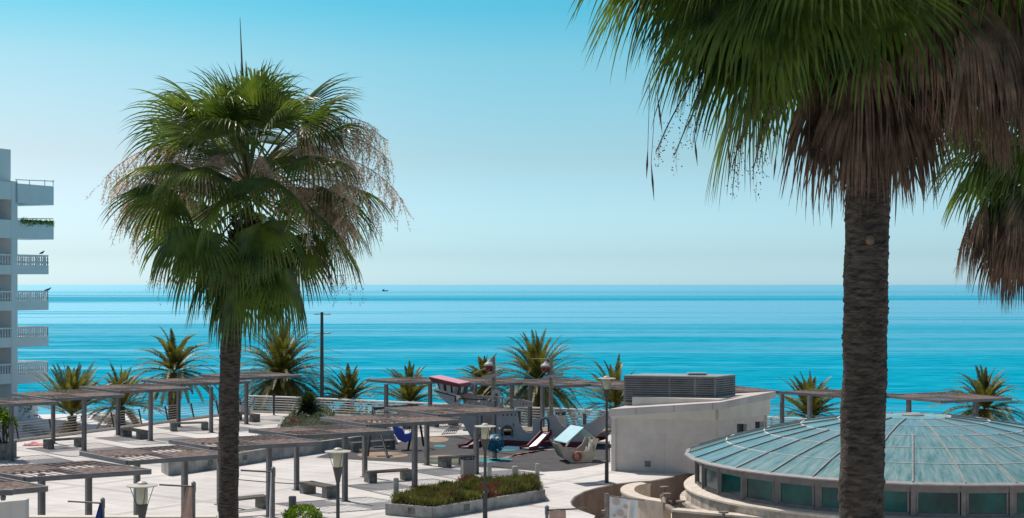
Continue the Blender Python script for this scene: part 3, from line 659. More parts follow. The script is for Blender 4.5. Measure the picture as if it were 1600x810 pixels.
    for k in range(n):
        z = Vector((0,0, ht*(k+.5)/n))
        for i in range(4): m.bar(c_[i]+z, c_[(i+1)%4]+z, .07, .058)
    m.build('louvres', M['louver'], lr, fix=False)
    for i in range(4):
        for t_ in ((0, .5, .78) if i == 0 else (0,)):
            p = c_[i].lerp(c_[(i+1)%4], t_); m = MB(); m.bar(p-Vector((0,0,.2)), p+Vector((0,0,ht)), .08, .08); m.build('post', M['louver'], lr)
    m = MB(); m.prism([[p + (p-cen).normalized()*.06 + Vector((0,0,ht)) for p in c_]], (0,0,.05)); m.build('top_sheet', M['rib'], lr)
    m = MB(); m.prism([[p + (p-cen).normalized()*.15 + Vector((0,0,-.05)) for p in c_]], (0,0,-.1)); m.build('base_frame', M['louver'], lr)
    p = PD(1089, 588, d0+.6); m = MB(); m.box(p+Vector((0,0,.02)), (.75,.5,.2)); m.box(p+Vector((0,0,.13)), (.85,.6,.03)); tag(m.build('roof_vent', M['rib']), 'small pale vent box on top of the louvred plant screen', 'vent')
service()

# ---------------------------------------------------------------- glass dome pavilion
def dome():
    root = thing('dome_pavilion', 'large shallow teal glass dome on a ring of windows at the lower right', 'building', DC)
    ze = 2.0; za = 3.42; n = 32; rot = R(-90) - .5*2*PI/32 + R(2.2)
    def prof(r_): t = r_/DR; return ze + (za-ze)*(1-t*t*.92-.08*t)
    rings = [DR, 6.55, 5.2, 3.9, 2.6, 1.3, .0]
    def P(k, r_, dz=0.0): a = rot+2*PI*k/n; return DC + Vector((r_*math.cos(a), r_*math.sin(a), prof(r_)+dz))
    m = MB()
    for i in range(len(rings)-1):
        for k in range(n):
            if rings[i+1] > 0: m.add([P(k, rings[i]), P(k+1, rings[i]), P(k+1, rings[i+1]), P(k, rings[i+1])], [(0,1,2,3)])
            else: m.add([P(k, rings[i]), P(k+1, rings[i]), P(0, 0)], [(0,1,2)])
    m.build('glass_roof', M['dome'], root)
    for k in range(n):
        rs = [r_ for r_ in rings[:-1]] if k % 2 == 0 else rings[:4]
        m = MB()
        for i in range(len(rs)-1): m.bar(P(k, rs[i], .018), P(k, rs[i+1], .018), .045, .05)
        m.build('rib', M['rib'], root)
    for r_ in rings[1:-1]:
        m = MB()
        for k in range(n): m.bar(P(k, r_, .006), P(k+1, r_, .006), .045, .02)
        m.build('ring_bar', M['rail'], root)
    m = MB(); m.lathe(DC+Vector((0,0,za)), [(0,.045), (.3,.04), (.4,0)], 16); m.build('crown_cap', M['rib'], root)
    m = MB()
    for k in range(n):
        a = rot+2*PI*k/n; b = rot+2*PI*(k+1)/n
        def q(an, r_, z): return DC + Vector((r_*math.cos(an), r_*math.sin(an), z))
        rr_ = DR+.12; c0, c1 = a, b
        m.add([q(c0,rr_,ze-.03), q(c1,rr_,ze-.03), q(c1,DR-.03,ze+.025), q(c0,DR-.03,ze+.025), q(c0,rr_,ze-.065), q(c1,rr_,ze-.065), q(c0,DR-.4,ze-.12), q(c1,DR-.4,ze-.12)], [(0,1,2,3), (4,5,1,0), (6,7,5,4)])
    m.build('eave', M['rib'], root)
    rw = DR-.32; m = MB(); zs = .95
    def q(an, r_, z): return DC + Vector((r_*math.cos(an), r_*math.sin(an), z))
    for k in range(n):
        a = rot+2*PI*k/n; b = rot+2*PI*(k+1)/n
        p0, p1 = q(a, rw, 0), q(b, rw, 0); d = (p1-p0); L_ = d.length; d.normalize(); up = Vector((0,0,1)); nn = Vector((d.y,-d.x,0)); nn = nn if nn.dot(p0-DC) > 0 else -nn
        f = MB(); f.bar(p0+up*zs, p0+up*(ze-.08), .15, .15)
        wf = MB(); x0, x1 = .13, L_-.13; z0, z1 = zs+.06, ze-.30
        for (s0, s1) in (((x0,z0),(x1,z0)), ((x1,z0),(x1,z1)), ((x1,z1),(x0,z1)), ((x0,z1),(x0,z0))):
            wf.bar(p0+d*s0[0]+up*s0[1], p0+d*s1[0]+up*s1[1], .06, .06, nn)
        f.build('mullion', M['frame'], root)
        wo_ = wf.build('window', M['frame'], root)
        g = MB(); g.add([p0+d*x0+up*z0+nn*.0, p0+d*x1+up*z0, p0+d*x1+up*z1, p0+d*x0+up*z1], [(0,1,2,3)]); g.build('pane', M['pane'], wo_)
        m.bar(p0+up*(ze-.2)-nn*.01, p1+up*(ze-.2)-nn*.01, .12, .22); m.bar(p0+up*(zs+.0)-nn*.01, p1+up*(zs+.0)-nn*.01, .12, .1)
    m.build('window_band', M['frame'], root)
    s = MB(); s.lathe(DC, [(rw+.03,.93), (rw+.42,.90), (rw+.46,.86), (rw+.46,.80)], 96); s.build('sill', M['rim'], root)
    s = MB(); s.lathe(DC, [(rw+.40,.81), (rw+.40,-1.2)], 96); s.build('base_wall', M['sill'], root)
    s = MB(); s.lathe(DC, [(rw+.41,.42), (rw+.60,.40), (rw+.60,.30), (rw+.41,.28)], 96); s.build('ledge', M['sill'], root)
dome()
# ring walls of the sunken court
def ringwall(name, pts, z0, z1, th, m, label, capm=None):
    root = thing(name, label, 'wall', (pts[0].x, pts[0].y, 0)); q = MB(); c = MB()
    L_ = []; 
    for i, p in enumerate(pts):
        d = (pts[min(i+1, len(pts)-1)]-pts[max(i-1, 0)]).normalized(); nn = Vector((-d.y, d.x, 0)); L_.append((p, nn))
    for i in range(len(pts)-1):
        (a, na), (b, nb) = L_[i], L_[i+1]; v = [a-na*th/2, b-nb*th/2, b+nb*th/2, a+na*th/2]
        q.add([x+Vector((0,0,z0)) for x in v]+[x+Vector((0,0,z1)) for x in v], [(0,1,5,4), (2,3,7,6)] + ([(3,0,4,7)] if i == 0 else []) + ([(1,2,6,5)] if i == len(pts)-2 else []))
        t2 = th/2+.05; v = [a-na*t2, b-nb*t2, b+nb*t2, a+na*t2]
        c.add([x+Vector((0,0,z1)) for x in v]+[x+Vector((0,0,z1+.07)) for x in v], [(0,1,5,4), (2,3,7,6), (4,5,6,7), (0,3,2,1)] + ([(3,0,4,7)] if i == 0 else []) + ([(1,2,6,5)] if i == len(pts)-2 else []))
    q.build('wall', m, root); c.build('cap', capm or M['rim'], root)
def curve(ctrl, n=8):
    out = []
    for i in range(len(ctrl)-1):
        p0 = ctrl[max(i-1,0)]; p1 = ctrl[i]; p2 = ctrl[i+1]; p3 = ctrl[min(i+2,len(ctrl)-1)]
        for k in range(n):
            t = k/n; out.append(.5*((2*p1)+(p2-p0)*t+(2*p0-5*p1+4*p2-p3)*t*t+(3*p1-p0-3*p2+p3)*t**3))
    return out+[ctrl[-1]]
ringwall('curved_wall', curve([G(1010,759,.1), G(990,762,.1), G(981,767.5,.1), G(983,774,.1), G(1003,782,.1), G(1042,788.5,.1)]), -1.2, .05, .42, M['rim'], 'curved cream wall ending beside the polka dot banner')
ringwall('curved_wall', curve([PD(1054,791,50), PD(1120,800,46), PD(1200,806,43.6), PD(1330,816,41.8)]) if False else [Vector((p.x, p.y, 0)) for p in (G(1054,796,.55), G(1110,801,.55), G(1180,807,.55), G(1300,815,.55))], -1.2, .5, .4, M['pitwall'], 'brown low wall along the bottom edge in front of the dome')
lin = pit[:12]; lin2 = [p + (DC-p).normalized()*.06 for p in lin]
q = MB()
for i in range(len(lin)-1): q.add([lin[i]+Vector((0,0,-1.2)), lin[i+1]+Vector((0,0,-1.2)), lin[i+1], lin[i], lin2[i]+Vector((0,0,-1.2)), lin2[i+1]+Vector((0,0,-1.2)), lin2[i+1]+Vector((0,0,-.03)), lin2[i]+Vector((0,0,-.03))], [(4,5,6,7), (7,6,2,3)])
tag(q.build('retaining_wall', M['pitwall'], fix=False), 'curved retaining wall of the sunken court around the dome, darkened brown for its shade', 'wall')  # lining sheet whose dark brown carries the shade of the pit
def pipes():
    pts = [Vector((DC.x+8.75*math.cos(a), DC.y+8.75*math.sin(a), .25)) for a in [R(x) for x in range(165, 232, 6)]]
    root = thing('pipe', 'dull curved pipe with valves running round the foot of the dome', 'pipe', pts[0]); q = MB(); q.tube(pts, .11, 10); q.build('pipe_run', M['pipe'], root)
    for i in (1, 3, 5, 8):
        p = pts[i]; q = MB(); q.tube([p-Vector((.14,0,0)), p+Vector((.14,0,0))], .17, 10); q.tube([p, p+Vector((0,0,.42))], .05, 6); q.lathe(p+Vector((0,0,.40)), [(0,0), (.16,0), (.16,.05), (0,.05)], 10); q.build('valve', M['pipe'], root)
pipes()

# ---------------------------------------------------------------- white parapet and screen wall in the lower left
q = MB(); q.box((PD(168,806,40).x, 40, 1.0), (4.6, .3, (8-361*40/F-.0)*2-2*1.0+0), 0) if False else None
zt = 8-361.5*40/F; xa = PD(40,0,40).x; xb = PD(338,0,40).x
q = MB(); q.box(((xa+xb)/2, 40, zt/2), (xb-xa, .3, zt)); tag(q.build('parapet_wall', M['cream']), 'pale parapet along the bottom edge below the left pergolas', 'wall')
q = MB(); zt = 8-338*38/F; q.prism([[Vector((PD(-120,0,38).x,38,0)), Vector((PD(39.5,0,38).x,38,0)), PD(39.5,781.5,38), PD(-120,796,38)]], (0,.3,0)); tag(q.build('screen_wall', M['stone']), 'grey screen wall corner at the lower left of the view', 'wall')
q = MB(); p = PD(13, 769, 39.5); q.box(p, (.28,.3,.14)); q.lathe(p+Vector((-.1,-.1,-.17)), [(0,-.05), (.06,-.03), (.08,.06), (.05,.1)], 10); tag(q.build('security_camera', M['steel']), 'small grey camera housing under the lower left pergola beam', 'camera')

# ---------------------------------------------------------------- banner poles
def cloth(pts_top, pts_bot, m, name, root, n=10, fold=.05, rr=random.Random(2)):
    q = MB(); rows = 12; ph = rr.uniform(0, 6)
    for i in range(rows+1):
        t = i/rows
        for k in range(n+1):
            s = k/n; p = pts_top[0].lerp(pts_top[1], s).lerp(pts_bot[0].lerp(pts_bot[1], s), t); p = p + Vector((0, fold*math.sin(s*9+ph+t*1.3), 0)); q.v.append(p)
    for i in range(rows):
        for k in range(n): a = i*(n+1)+k; q.f.append((a, a+1, a+n+2, a+n+1))
    return q.build(name, m, root)
def banner(px, py, ax, ay, d, cl, label):
    top = PD(px, py, d); g = Vector((top.x, top.y, 0)); root = thing('banner_pole', label, 'banner pole', g, group='banner poles along the bottom edge')
    q = MB(); q.tube([g, top], .045, 8); q.lathe(top, [(.055,-.2), (.055,.02), (0,.06)], 8); q.build('pole', M['steel'], root)
    q = MB(); q.tube([PD(px, ay+1.5, d-.05), PD(ax, ay-1.5, d-.05)], .022, 6); q.build('arm', M['lamppole'], root)
    if cl:
        m, t0, t1, b0, b1 = cl; cloth([PD(*t0, d-.08), PD(*t1, d-.08)], [PD(*b0, d-.08), PD(*b1, d-.08)], M[m], 'cloth', root, fold=.04)
banner(160.5, 781, 106, 785, 36, ('navy', (156,786), (158,786), (146,818), (161,818)), 'pole with a dangling navy blue cloth at the lower left')
banner(302.5, 755.5, 249, 759, 36, ('flagpink', (292,761), (300,761), (279,822), (301,822)), 'pole with a draped pinkish cloth left of the fan palm trunk')
banner(427, 732.5, 376, 736.5, 37, ('flagwhite', (422,738), (426,738), (420,812), (425,812)), 'pole with a pale cloth wound round it right of the fan palm trunk')
banner(854.5, 792.5, 917, 796, 40, ('flagpink', (858,797), (884,797), (858,830), (885,830)), 'short pole with a pinkish banner at the bottom edge left of the court')
def dotbanner():
    d = 41; g = PD(949, 775, d); g.z = 0; root = thing('banner', 'white polka dot banner with beige spots hanging beside the curved wall', 'banner', g)
    q = MB(); q.tube([g, PD(948,771,d)], .06, 8); q.tube([PD(941,801,d), PD(949,798,d), PD(946,806,d)], .07, 8); q.build('pole', M['pipe'], root)
    a = PD(952.5,776,d); b = PD(998,782,d); q = MB(); q.tube([PD(947,774.5,d), b+Vector((.15,0,0))], .02, 6); q.build('arm', M['pipe'], root)
    c = cloth([a, PD(981,779.5,d)], [PD(952,825,d), PD(980,825,d)], M['flagwhite'], 'cloth', root, fold=.02)
    for (x, y, r_) in ((963,785,5), (970,802,5), (978,792,3.5), (960,806,2.5), (977,809,3)):
        p = PD(x, y, d-.06); q = MB(); q.add([p+Vector((r_*d/F*math.cos(t*PI/8), 0, r_*d/F*math.sin(t*PI/8))) for t in range(16)], [tuple(range(16))]); q.build('dot', M['dot'], c)
    cloth([PD(983,780,d), PD(997,782,d)], [PD(982,825,d), PD(996,825,d)], M['flagwhite'], 'cloth', root, fold=.05)
dotbanner()
q = MB(); q.tube([PD(372+(480-372)*t, 749.6+7.2*t+1.0*math.sin(PI*t), 37+3*t) for t in [i/10 for i in range(11)]] , .012, 5); tag(q.build('cable', M['lamppole']), 'thin cable strung from the fan palm trunk past the pale cloth pole', 'cable')
# coral cloth
p = G(52, 696); q = MB()
vs = []; 
for i in range(9):
    for j in range(5):
        vs.append(p+Vector((-.5+i*.14, -.25+j*.12, .02+.12*abs(noise.noise(Vector((i*.5, j*.6, 1))))*2*(1-abs(i-3)/8))))
q.add(vs, [(i*5+j, i*5+j+1, (i+1)*5+j+1, (i+1)*5+j) for i in range(8) for j in range(4)]); tag(q.build('beach_towel', M['pinkcloth']), 'crumpled coral pink towel lying on the paving near the left railing', 'towel')

# ---------------------------------------------------------------- pirate play ship
def ship():
    pl = VP((PD(741,0,77.2).x, 77.2), (PD(952,0,74.6).x, 74.6)); n = pl.n; A = pl.at
    root = thing('play_ship', 'grey wooden pirate ship climbing frame with red cabin roof and two masts', 'playground ship', (A(820,697).x, A(820,697).y, 0))
    def pan(name, pts, holes, m, off=0.0, th=.07, par=root):
        q = MB(); q.prism([[A(*p)+n*off for p in pts]] + [[A(*p)+n*off for p in hh] for hh in holes], n*th); return q.build(name, m, par)
    def circ(cx, cy, rx, ry, k=12): return [(cx+rx*math.cos(2*PI*i/k), cy+ry*math.sin(2*PI*i/k)) for i in range(k)]
    def arc(x0, x1, yb, yt): w2 = (x1-x0)/2; cx = (x0+x1)/2; return [(x0,yb), (x0,yt+2)] + [(cx-w2*math.cos(PI*i/6), yt+2-2*math.sin(PI*i/6)) for i in range(1,6)] + [(x1,yt+2), (x1,yb)]
    W = 2.3
    hull = [(742,694), (733,678), (722,660), (712,643), (706,634), (760,641), (808,641.5), (808.5,650), (811,662), (817,671), (824,675.5), (832,676), (832.5,655), (850,652), (868,648.5), (871,656), (877,664), (887,669), (898,668.5), (922,661), (945,648), (957,638), (955,650), (946,668), (934,681), (920,689), (905,690.5), (830,690), (760,686), (742,686)]
    holes = [circ(x, 648.5, 1.9, 2.6) for x in (779,786,792.5,799)] + [circ(804.5,648.5,1.5,2.4)] + [circ(780,668.5,1.6,3.2), circ(802,664.5,1.6,3.2)] + [[(787,681), (786,672), (789,668), (793,666.5), (797,668), (799,672), (798,681)]]
    doorh = [(846.5,679), (846.5,656), (848.5,652.8), (852,651.4)]
    pan('hull_side', hull, holes + [[(846.5,688), (846.5,660), (849,655.5), (852.5,654.5), (855.5,655.5), (857.5,660), (857.5,688)], [(756,683), (756,645), (766,645), (766,683)]], M['ship'])
    pan('hull_side', [(742,694),(733,678),(722,660),(712,643),(760,641),(765,674),(887,675),(898,668.5),(922,661),(945,648),(957,638),(955,650),(946,668),(934,681),(920,689),(905,690.5),(830,690),(742,686)], [], M['ship'], W)
    pan('dark_hull_backing', [(774,690),(774,644),(803,644),(803,690)], [], M['shipin'], .9)  # dark sheet added so the hull openings read as shaded inside
    pan('hull_stripe', [(741,696), (741,686.5), (760,686.5), (830,690.5), (905,691), (930,684), (922,694), (905,699), (830,699)], [], M['red'], -.02, .03)
    pan('hull_stripe', [(741,696), (741,686.5), (760,686.5), (830,690.5), (905,691), (930,684), (922,694), (905,699), (830,699)], [], M['red'], W+.1, .03)
    # deck between the sides
    q = MB(); a, b = A(722,672), A(935,676); q.prism([[a+n*.1, b+n*.1, b+n*W, a+n*W]], (0,0,-.06)); q.build('deck', M['shipwood'], root)
    q = MB(); a, b = A(742,690), A(930,690); q.bar(a+n*.1+Vector((0,0,-.1)), a+n*W, .2, .1); q.build('beam', M['shipwood'], root)
    # stern post
    q = MB(); q.bar(A(700,622)+n*.5, A(742,694)+n*.5, .12, .16); q.bar(A(700,622)+n*1.8, A(742,694)+n*1.8, .12, .16); q.build('stern_post', M['shipwood'], root)
    # aft castle: inclined grey box under the cabin
    aft = [(679,611), (711,619.5), (714,628), (717.5,623), (760,625), (760,641), (712,643), (697,629)]
    for off in (0, W-.05): pan('aft_castle', aft, [arc(718+k*8.9, 723.6+k*8.9, 633.5, 627.5) for k in range(4)] + [arc(754,757.4,633.5,628)], M['ship'], off)
    q = MB(); a, b = A(697,629), A(679,611); c, d = A(711,628), A(711,628); q.prism([[a+n*.05, b+n*.05, b+n*(W-.02), a+n*(W-.02)]], (0,0,.05)); q.build('transom', M['ship'], root)
    # dark moulding lines
    q = MB(); q.bar(A(678.5,610.5)-n*.03, A(713,619.5)-n*.03, .05, .06); q.bar(A(717,623)-n*.03, A(760,625)-n*.03, .05, .06); q.bar(A(713,619.5)-n*.03, A(711,628)-n*.03, .05, .06); q.build('moulding', M['black'], root)
    # cabin
    cab = MB(); 
    cabp = [(675.5,594), (716,603), (713,618), (681,610)]
    win = [[(685,598.5), (692,600), (693.5,611.5), (688.5,610)], [(696,600.5), (703.5,602), (704,614), (698,612.5)], [(706.5,602.5), (714,603.8), (713.5,616), (707.5,614.8)]]
    co = pan('cabin', cabp, win, M['ship'], .02, .05)
    pan('cabin', cabp, win, M['ship'], W-.1, .05)
    pan('dark_cabin_backing', [(x+1, y) for x, y in cabp], [], M['black'], .35, .03)  # black sheet added behind the windows in place of a dim interior
    for wv in win:
        x0 = min(p[0] for p in wv); x1 = max(p[0] for p in wv); y0 = min(p[1] for p in wv); y1 = max(p[1] for p in wv); xm = (x0+x1)/2
        q = MB(); q.bar(A(xm, y0)+n*.05, A(xm+.5, y1)+n*.05, .03, .02)
        for t in (.33, .66): q.bar(A(x0+.5, y0+(y1-y0)*t)+n*.05, A(x1-.5, y0+(y1-y0)*t+.6)+n*.05, .03, .02)
        q.build('window_bars', M['ship'], co)
    e0, e1 = A(716,602), A(713,618); q = MB(); end = [e0+n*.05, e0+n*(W*.55), e1+n*(W*.55), e1+n*.05]
    x_ = lambda s, t: (end[0].lerp(end[1], s)).lerp(end[3].lerp(end[2], s), t)
    q.prism([[x_(0,0), x_(1,0), x_(1,1), x_(0,1)], [x_(.15,.05), x_(.6,.05), x_(.6,.85), x_(.15,.85)]], (e0-A(700,602)).normalized()*.05); q.build('cabin_end', M['black'], root)
    q = MB()
    for s in (.15,.30,.45,.6): q.bar(x_(s,.05), x_(s,.85), .03, .03)
    for t in (.05,.25,.45,.65,.85): q.bar(x_(.15,t), x_(.6,t), .03, .03)
    q.build('window_bars', M['rail'], root)
    q = MB(); r0, r1 = A(671.5,588.3), A(719,599.2); q.prism([[r0-n*.12, r1-n*.12, r1+n*1.3, r0+n*1.3]], (0,0,-.045)); rt = q.build('cabin_roof', M['sunlitred'], root)
    q = MB(); pts = [(672,589.4), (719.2,600.3), (719.2,605.5), (676,596.5)]; q.prism([[A(*p)-n*.14 for p in pts]], n*.06); q.prism([[A(*p)+n*1.22 for p in pts]], n*.06)
    a, b = A(719.2,600.3), A(719.2,605.5); q.prism([[a-n*.14, a+n*1.28, b+n*1.28, b-n*.14]], (.04,0,0)); q.build('roof_fascia', M['red'], rt)
    # mid towers
    tw = [(763,641), (763,612.5), (765,610.8), (770,609), (774,610.8), (776,612.5), (776.5,641)]
    pan('arch_tower', tw, [arc(766.5,773.5,635.5,615.5)], M['ship'], .4); pan('arch_panel', [(767,635), (767,622), (773,622), (773,635)], [], M['shipwood'], .36, .03)
    bt = [(777,641), (777,628), (783,630), (792,629), (800,631), (808.5,633), (808.5,641)]
    pan('back_castle', bt, [arc(x, x+2.6, 637.5, 634) for x in (787,792.3,797.6,802.9)], M['ship'], W-.2); 
    # door frame arch and hoop over the slide
    q = MB(); pts = [(846.3,680), (846.3,660), (848,655.5), (852,653.5), (856,655.5), (857.8,660), (857.8,680)]; q.tube([A(*p)-n*.08 for p in pts], .045, 8); q.build('slide_hoop', M['lamppole'], root)
    q = MB(); pts = [(785,683), (784.5,672), (788,667.5), (793,665.5), (798,667.5), (800.5,672), (800,683)]; q.tube([A(*p)-n*.03 for p in pts], .05, 6); q.build('door_arch', M['shipin'], root)
    q = MB(); q.tube([A(*p)-n*.05 for p in ((753,684), (753,645))], .05, 6); q.tube([A(*p)-n*.05 for p in ((769,684), (769,645))], .05, 6); q.build('entry_frame', M['shipin'], root)
    # masts
    for (mx, top, yb, off) in ((762, 559, 690, .8), (852.5, 560, 690, .8)):
        m_ = MB(); a = A(mx, top)+n*off; b = A(mx, yb)+n*off; m_.tube([b, a], [.13,.085], 10); mo = m_.build('mast', M['shipwood'], root)
        q = MB(); x = mx-6.5 if mx < 800 else mx-8
        y = 573 if mx < 800 else 575; c = A(x, y)+n*off
        q.lathe(c, [(.1,-.3), (.2,-.27), (.25,-.02), (.22,0), (0,0)], 10); q.build('basket', M['red'], mo)
        q = MB(); q.lathe(c, [(.27,0), (.27,.09), (.13,.2), (.05,.3), (0,.32)], 10); q.bar(c, a.lerp(b, (y-top)/(yb-top)), .06, .06); q.build('basket_top', M['ship'], mo)
        q = MB(); dx = -8 if mx < 800 else -1
        ya = 592; pts = [(mx-9+dx,ya+1), (mx-8+dx,ya-3), (mx+22+dx,ya-9), (mx+23+dx,ya-5), (mx+18.5+dx,ya-2.6), (mx+13+dx,ya-3), (mx+11.8+dx,ya-2.4), (mx+6+dx,ya-.1), (mx+.5+dx,ya-.8), (mx-1+dx,ya-.1), (mx-5+dx,ya+2)]
        q.prism([[A(*p)+n*(off-.25) for p in pts]], n*.12); q.build('furled_sail', M['ship'], mo)
        q = MB(); q.tube([A(mx-30 if mx > 800 else mx-2, 562 if mx > 800 else 563)+n*off, a-Vector((0,0,.08))], .02, 5)
        q.tube([A(x+4, 577)+n*(off-.3), A(mx-19 if mx > 800 else mx-17, 594)+n*(off-.3)], .015, 5); q.build('rigging', M['shipwood'], mo)
    # bow post and interior blocks
    q = MB(); q.bar(A(897,650)+n*1.6, A(897,668)+n*1.6, .18, .18); q.build('post', M['shipin'], root)
    # two slides
    for (tx, ty, bx, by) in ((757,681,736,700.5), (855,675.5,831,703)):
        a = A(tx, ty)-n*.05; g = G(bx, by); b = Vector((g.x, g.y, .12)); c = b + Vector((-.35,-.25,-.02)); q = MB(); s = Vector((1,0,0))*.2
        sd_ = (b-a).cross(Vector((0,0,1))).normalized()
        so_ = MB(); so_.add([a-sd_*.2, a+sd_*.2, b+sd_*.2, b-sd_*.2, c+sd_*.2, c-sd_*.2], [(0,1,2,3), (3,2,4,5)]); sl = so_.build('slide_bed', M['chrome'], root)
        for sg in (-1, 1):
            q = MB(); o = sd_*sg*.235; up = Vector((0,0,.24)); q.prism([[a+o-up*.5, a+o+up*.6, b+o+up*.4, c+o+up*.3, c+o-up*.3, b+o-up*.3]], sd_*.05*sg); q.build('side_board', M['red'], sl)
    # climbing net at the stern
    q = MB(); c0, c1, c2, c3 = G(690,682)+Vector((0,0,.1)), G(712,680)+Vector((0,0,.1)), A(716,656)+n*1, A(702,652)+n*2
    for t in [i/6 for i in range(7)]: q.tube([c0.lerp(c1, t), c3.lerp(c2, t)], .018, 5); q.tube([c0.lerp(c3, t), c1.lerp(c2, t)], .018, 5)
    q.build('climbing_net', M['black'], root)
ship()

# ---------------------------------------------------------------- swing
def swing():
    root = thing('swing_set', 'black A-frame swing set with a blue baby seat and a flat seat', 'swing', G(610,705))
    tb = 2.1; a = G(583,708); b = G(652,700); a1 = a+Vector((0,0,tb)); b1 = b+Vector((0,0,tb))
    q = MB(); q.tube([a1, b1], .06, 8); q.build('top_bar', M['black'], root)
    for top, fts in ((a1, ((574.5,713.5), (606.5,716))), (b1, ((637.5,703.5), (662,697.5)))):
        for f in fts: q = MB(); q.tube([G(*f), top], .06, 8); q.build('leg', M['black'], root)
    d = (b1-a1)
    for t, k in ((.72, 'blue'), (.3, 'black')):
        p = a1 + d*t; pb = p + Vector((0.1,-.1,-1.45)); q = MB()
        for s in (-.18, .18): q.tube([p+d.normalized()*s, pb+d.normalized()*s+Vector((0,0,.1))], .012, 5)
        if k == 'blue':
            ch = q.build('chains', M['black'], root); q = MB(); c = G(632, 703)+Vector((0,0,.72))
            # bucket seat: tall back shell, seat and front lip
            prof = [(-.6,.55), (-.46,.68), (-.3,.38), (-.1,.30), (.0,.04), (.25,.08), (.42,.24), (.5,.12), (.36,-.2), (.05,-.36), (-.3,-.22), (-.5,.1)]
            q.prism([[c+Vector((x, -.2, z)) for x, z in prof]], (0,.4,0)); q.build('baby_seat', M['blue'], root)
        else:
            q.build('chains', M['black'], root); q = MB(); q.box(G(596,713)+Vector((0,0,.42)), (.75,.3,.06), .2); q.build('flat_seat', M['rubber'], root)
swing()
# ---------------------------------------------------------------- spring toy
def toy():
    p = G(773, 719); root = thing('spring_toy', 'round blue spiky spring rider with two white eyes on a turquoise patch', 'spring rider', p); c = p+Vector((0,0,.82))
    q = MB(); pts = [p+Vector((.1*math.cos(t*1.2), .1*math.sin(t*1.2), t*.013)) for t in range(30)]; q.tube(pts, .022, 5); q.lathe(p, [(0,0), (.25,0), (.25,.04), (0,.04)], 14); q.build('spring', M['lamppole'], root)
    q = MB(); rr = random.Random(3)
    prof = [(0,-.34), (.18,-.31), (.36,-.17), (.40,.0), (.35,.2), (.21,.33), (0,.37)]; q.lathe(c, prof, 20)
    for k in range(260):
        a = rr.uniform(0, 2*PI); z = rr.uniform(-.4,.15); r_ = .42*math.sqrt(max(.1, 1-(z/.5)**2)); b = c+Vector((r_*.9*math.cos(a), r_*.9*math.sin(a), z)); o = Vector((math.cos(a), math.sin(a), z-.3)).normalized()*.10; s = o.cross(Vector((0,0,1))).normalized()*.045
        q.add([b-s, b+s, b+o, b+Vector((0,0,.06))], [(0,1,2), (1,3,2), (3,0,2)])
    q.build('body', M['toyblue'], root)
    for x in (-.13, .13):
        e0 = c+Vector((x, -.33, .18)); q = MB(); q.lathe(e0, [(0,-.1), (.07,-.07), (.1,0), (.07,.07), (0,.1)], 12); eo = q.build('eye', M['rail'], root)
        q = MB(); q.lathe(e0+Vector((0.01,-.085,-.01)), [(0,-.05), (.035,-.03), (.045,0), (.035,.03), (0,.05)], 8); q.build('pupil', M['black'], eo)
    q = MB(); q.tube([c+Vector((-.55,-.1,.12)), c+Vector((.55,-.1,.12))], .025, 6); q.build('handle', M['lamppole'], root)
toy()
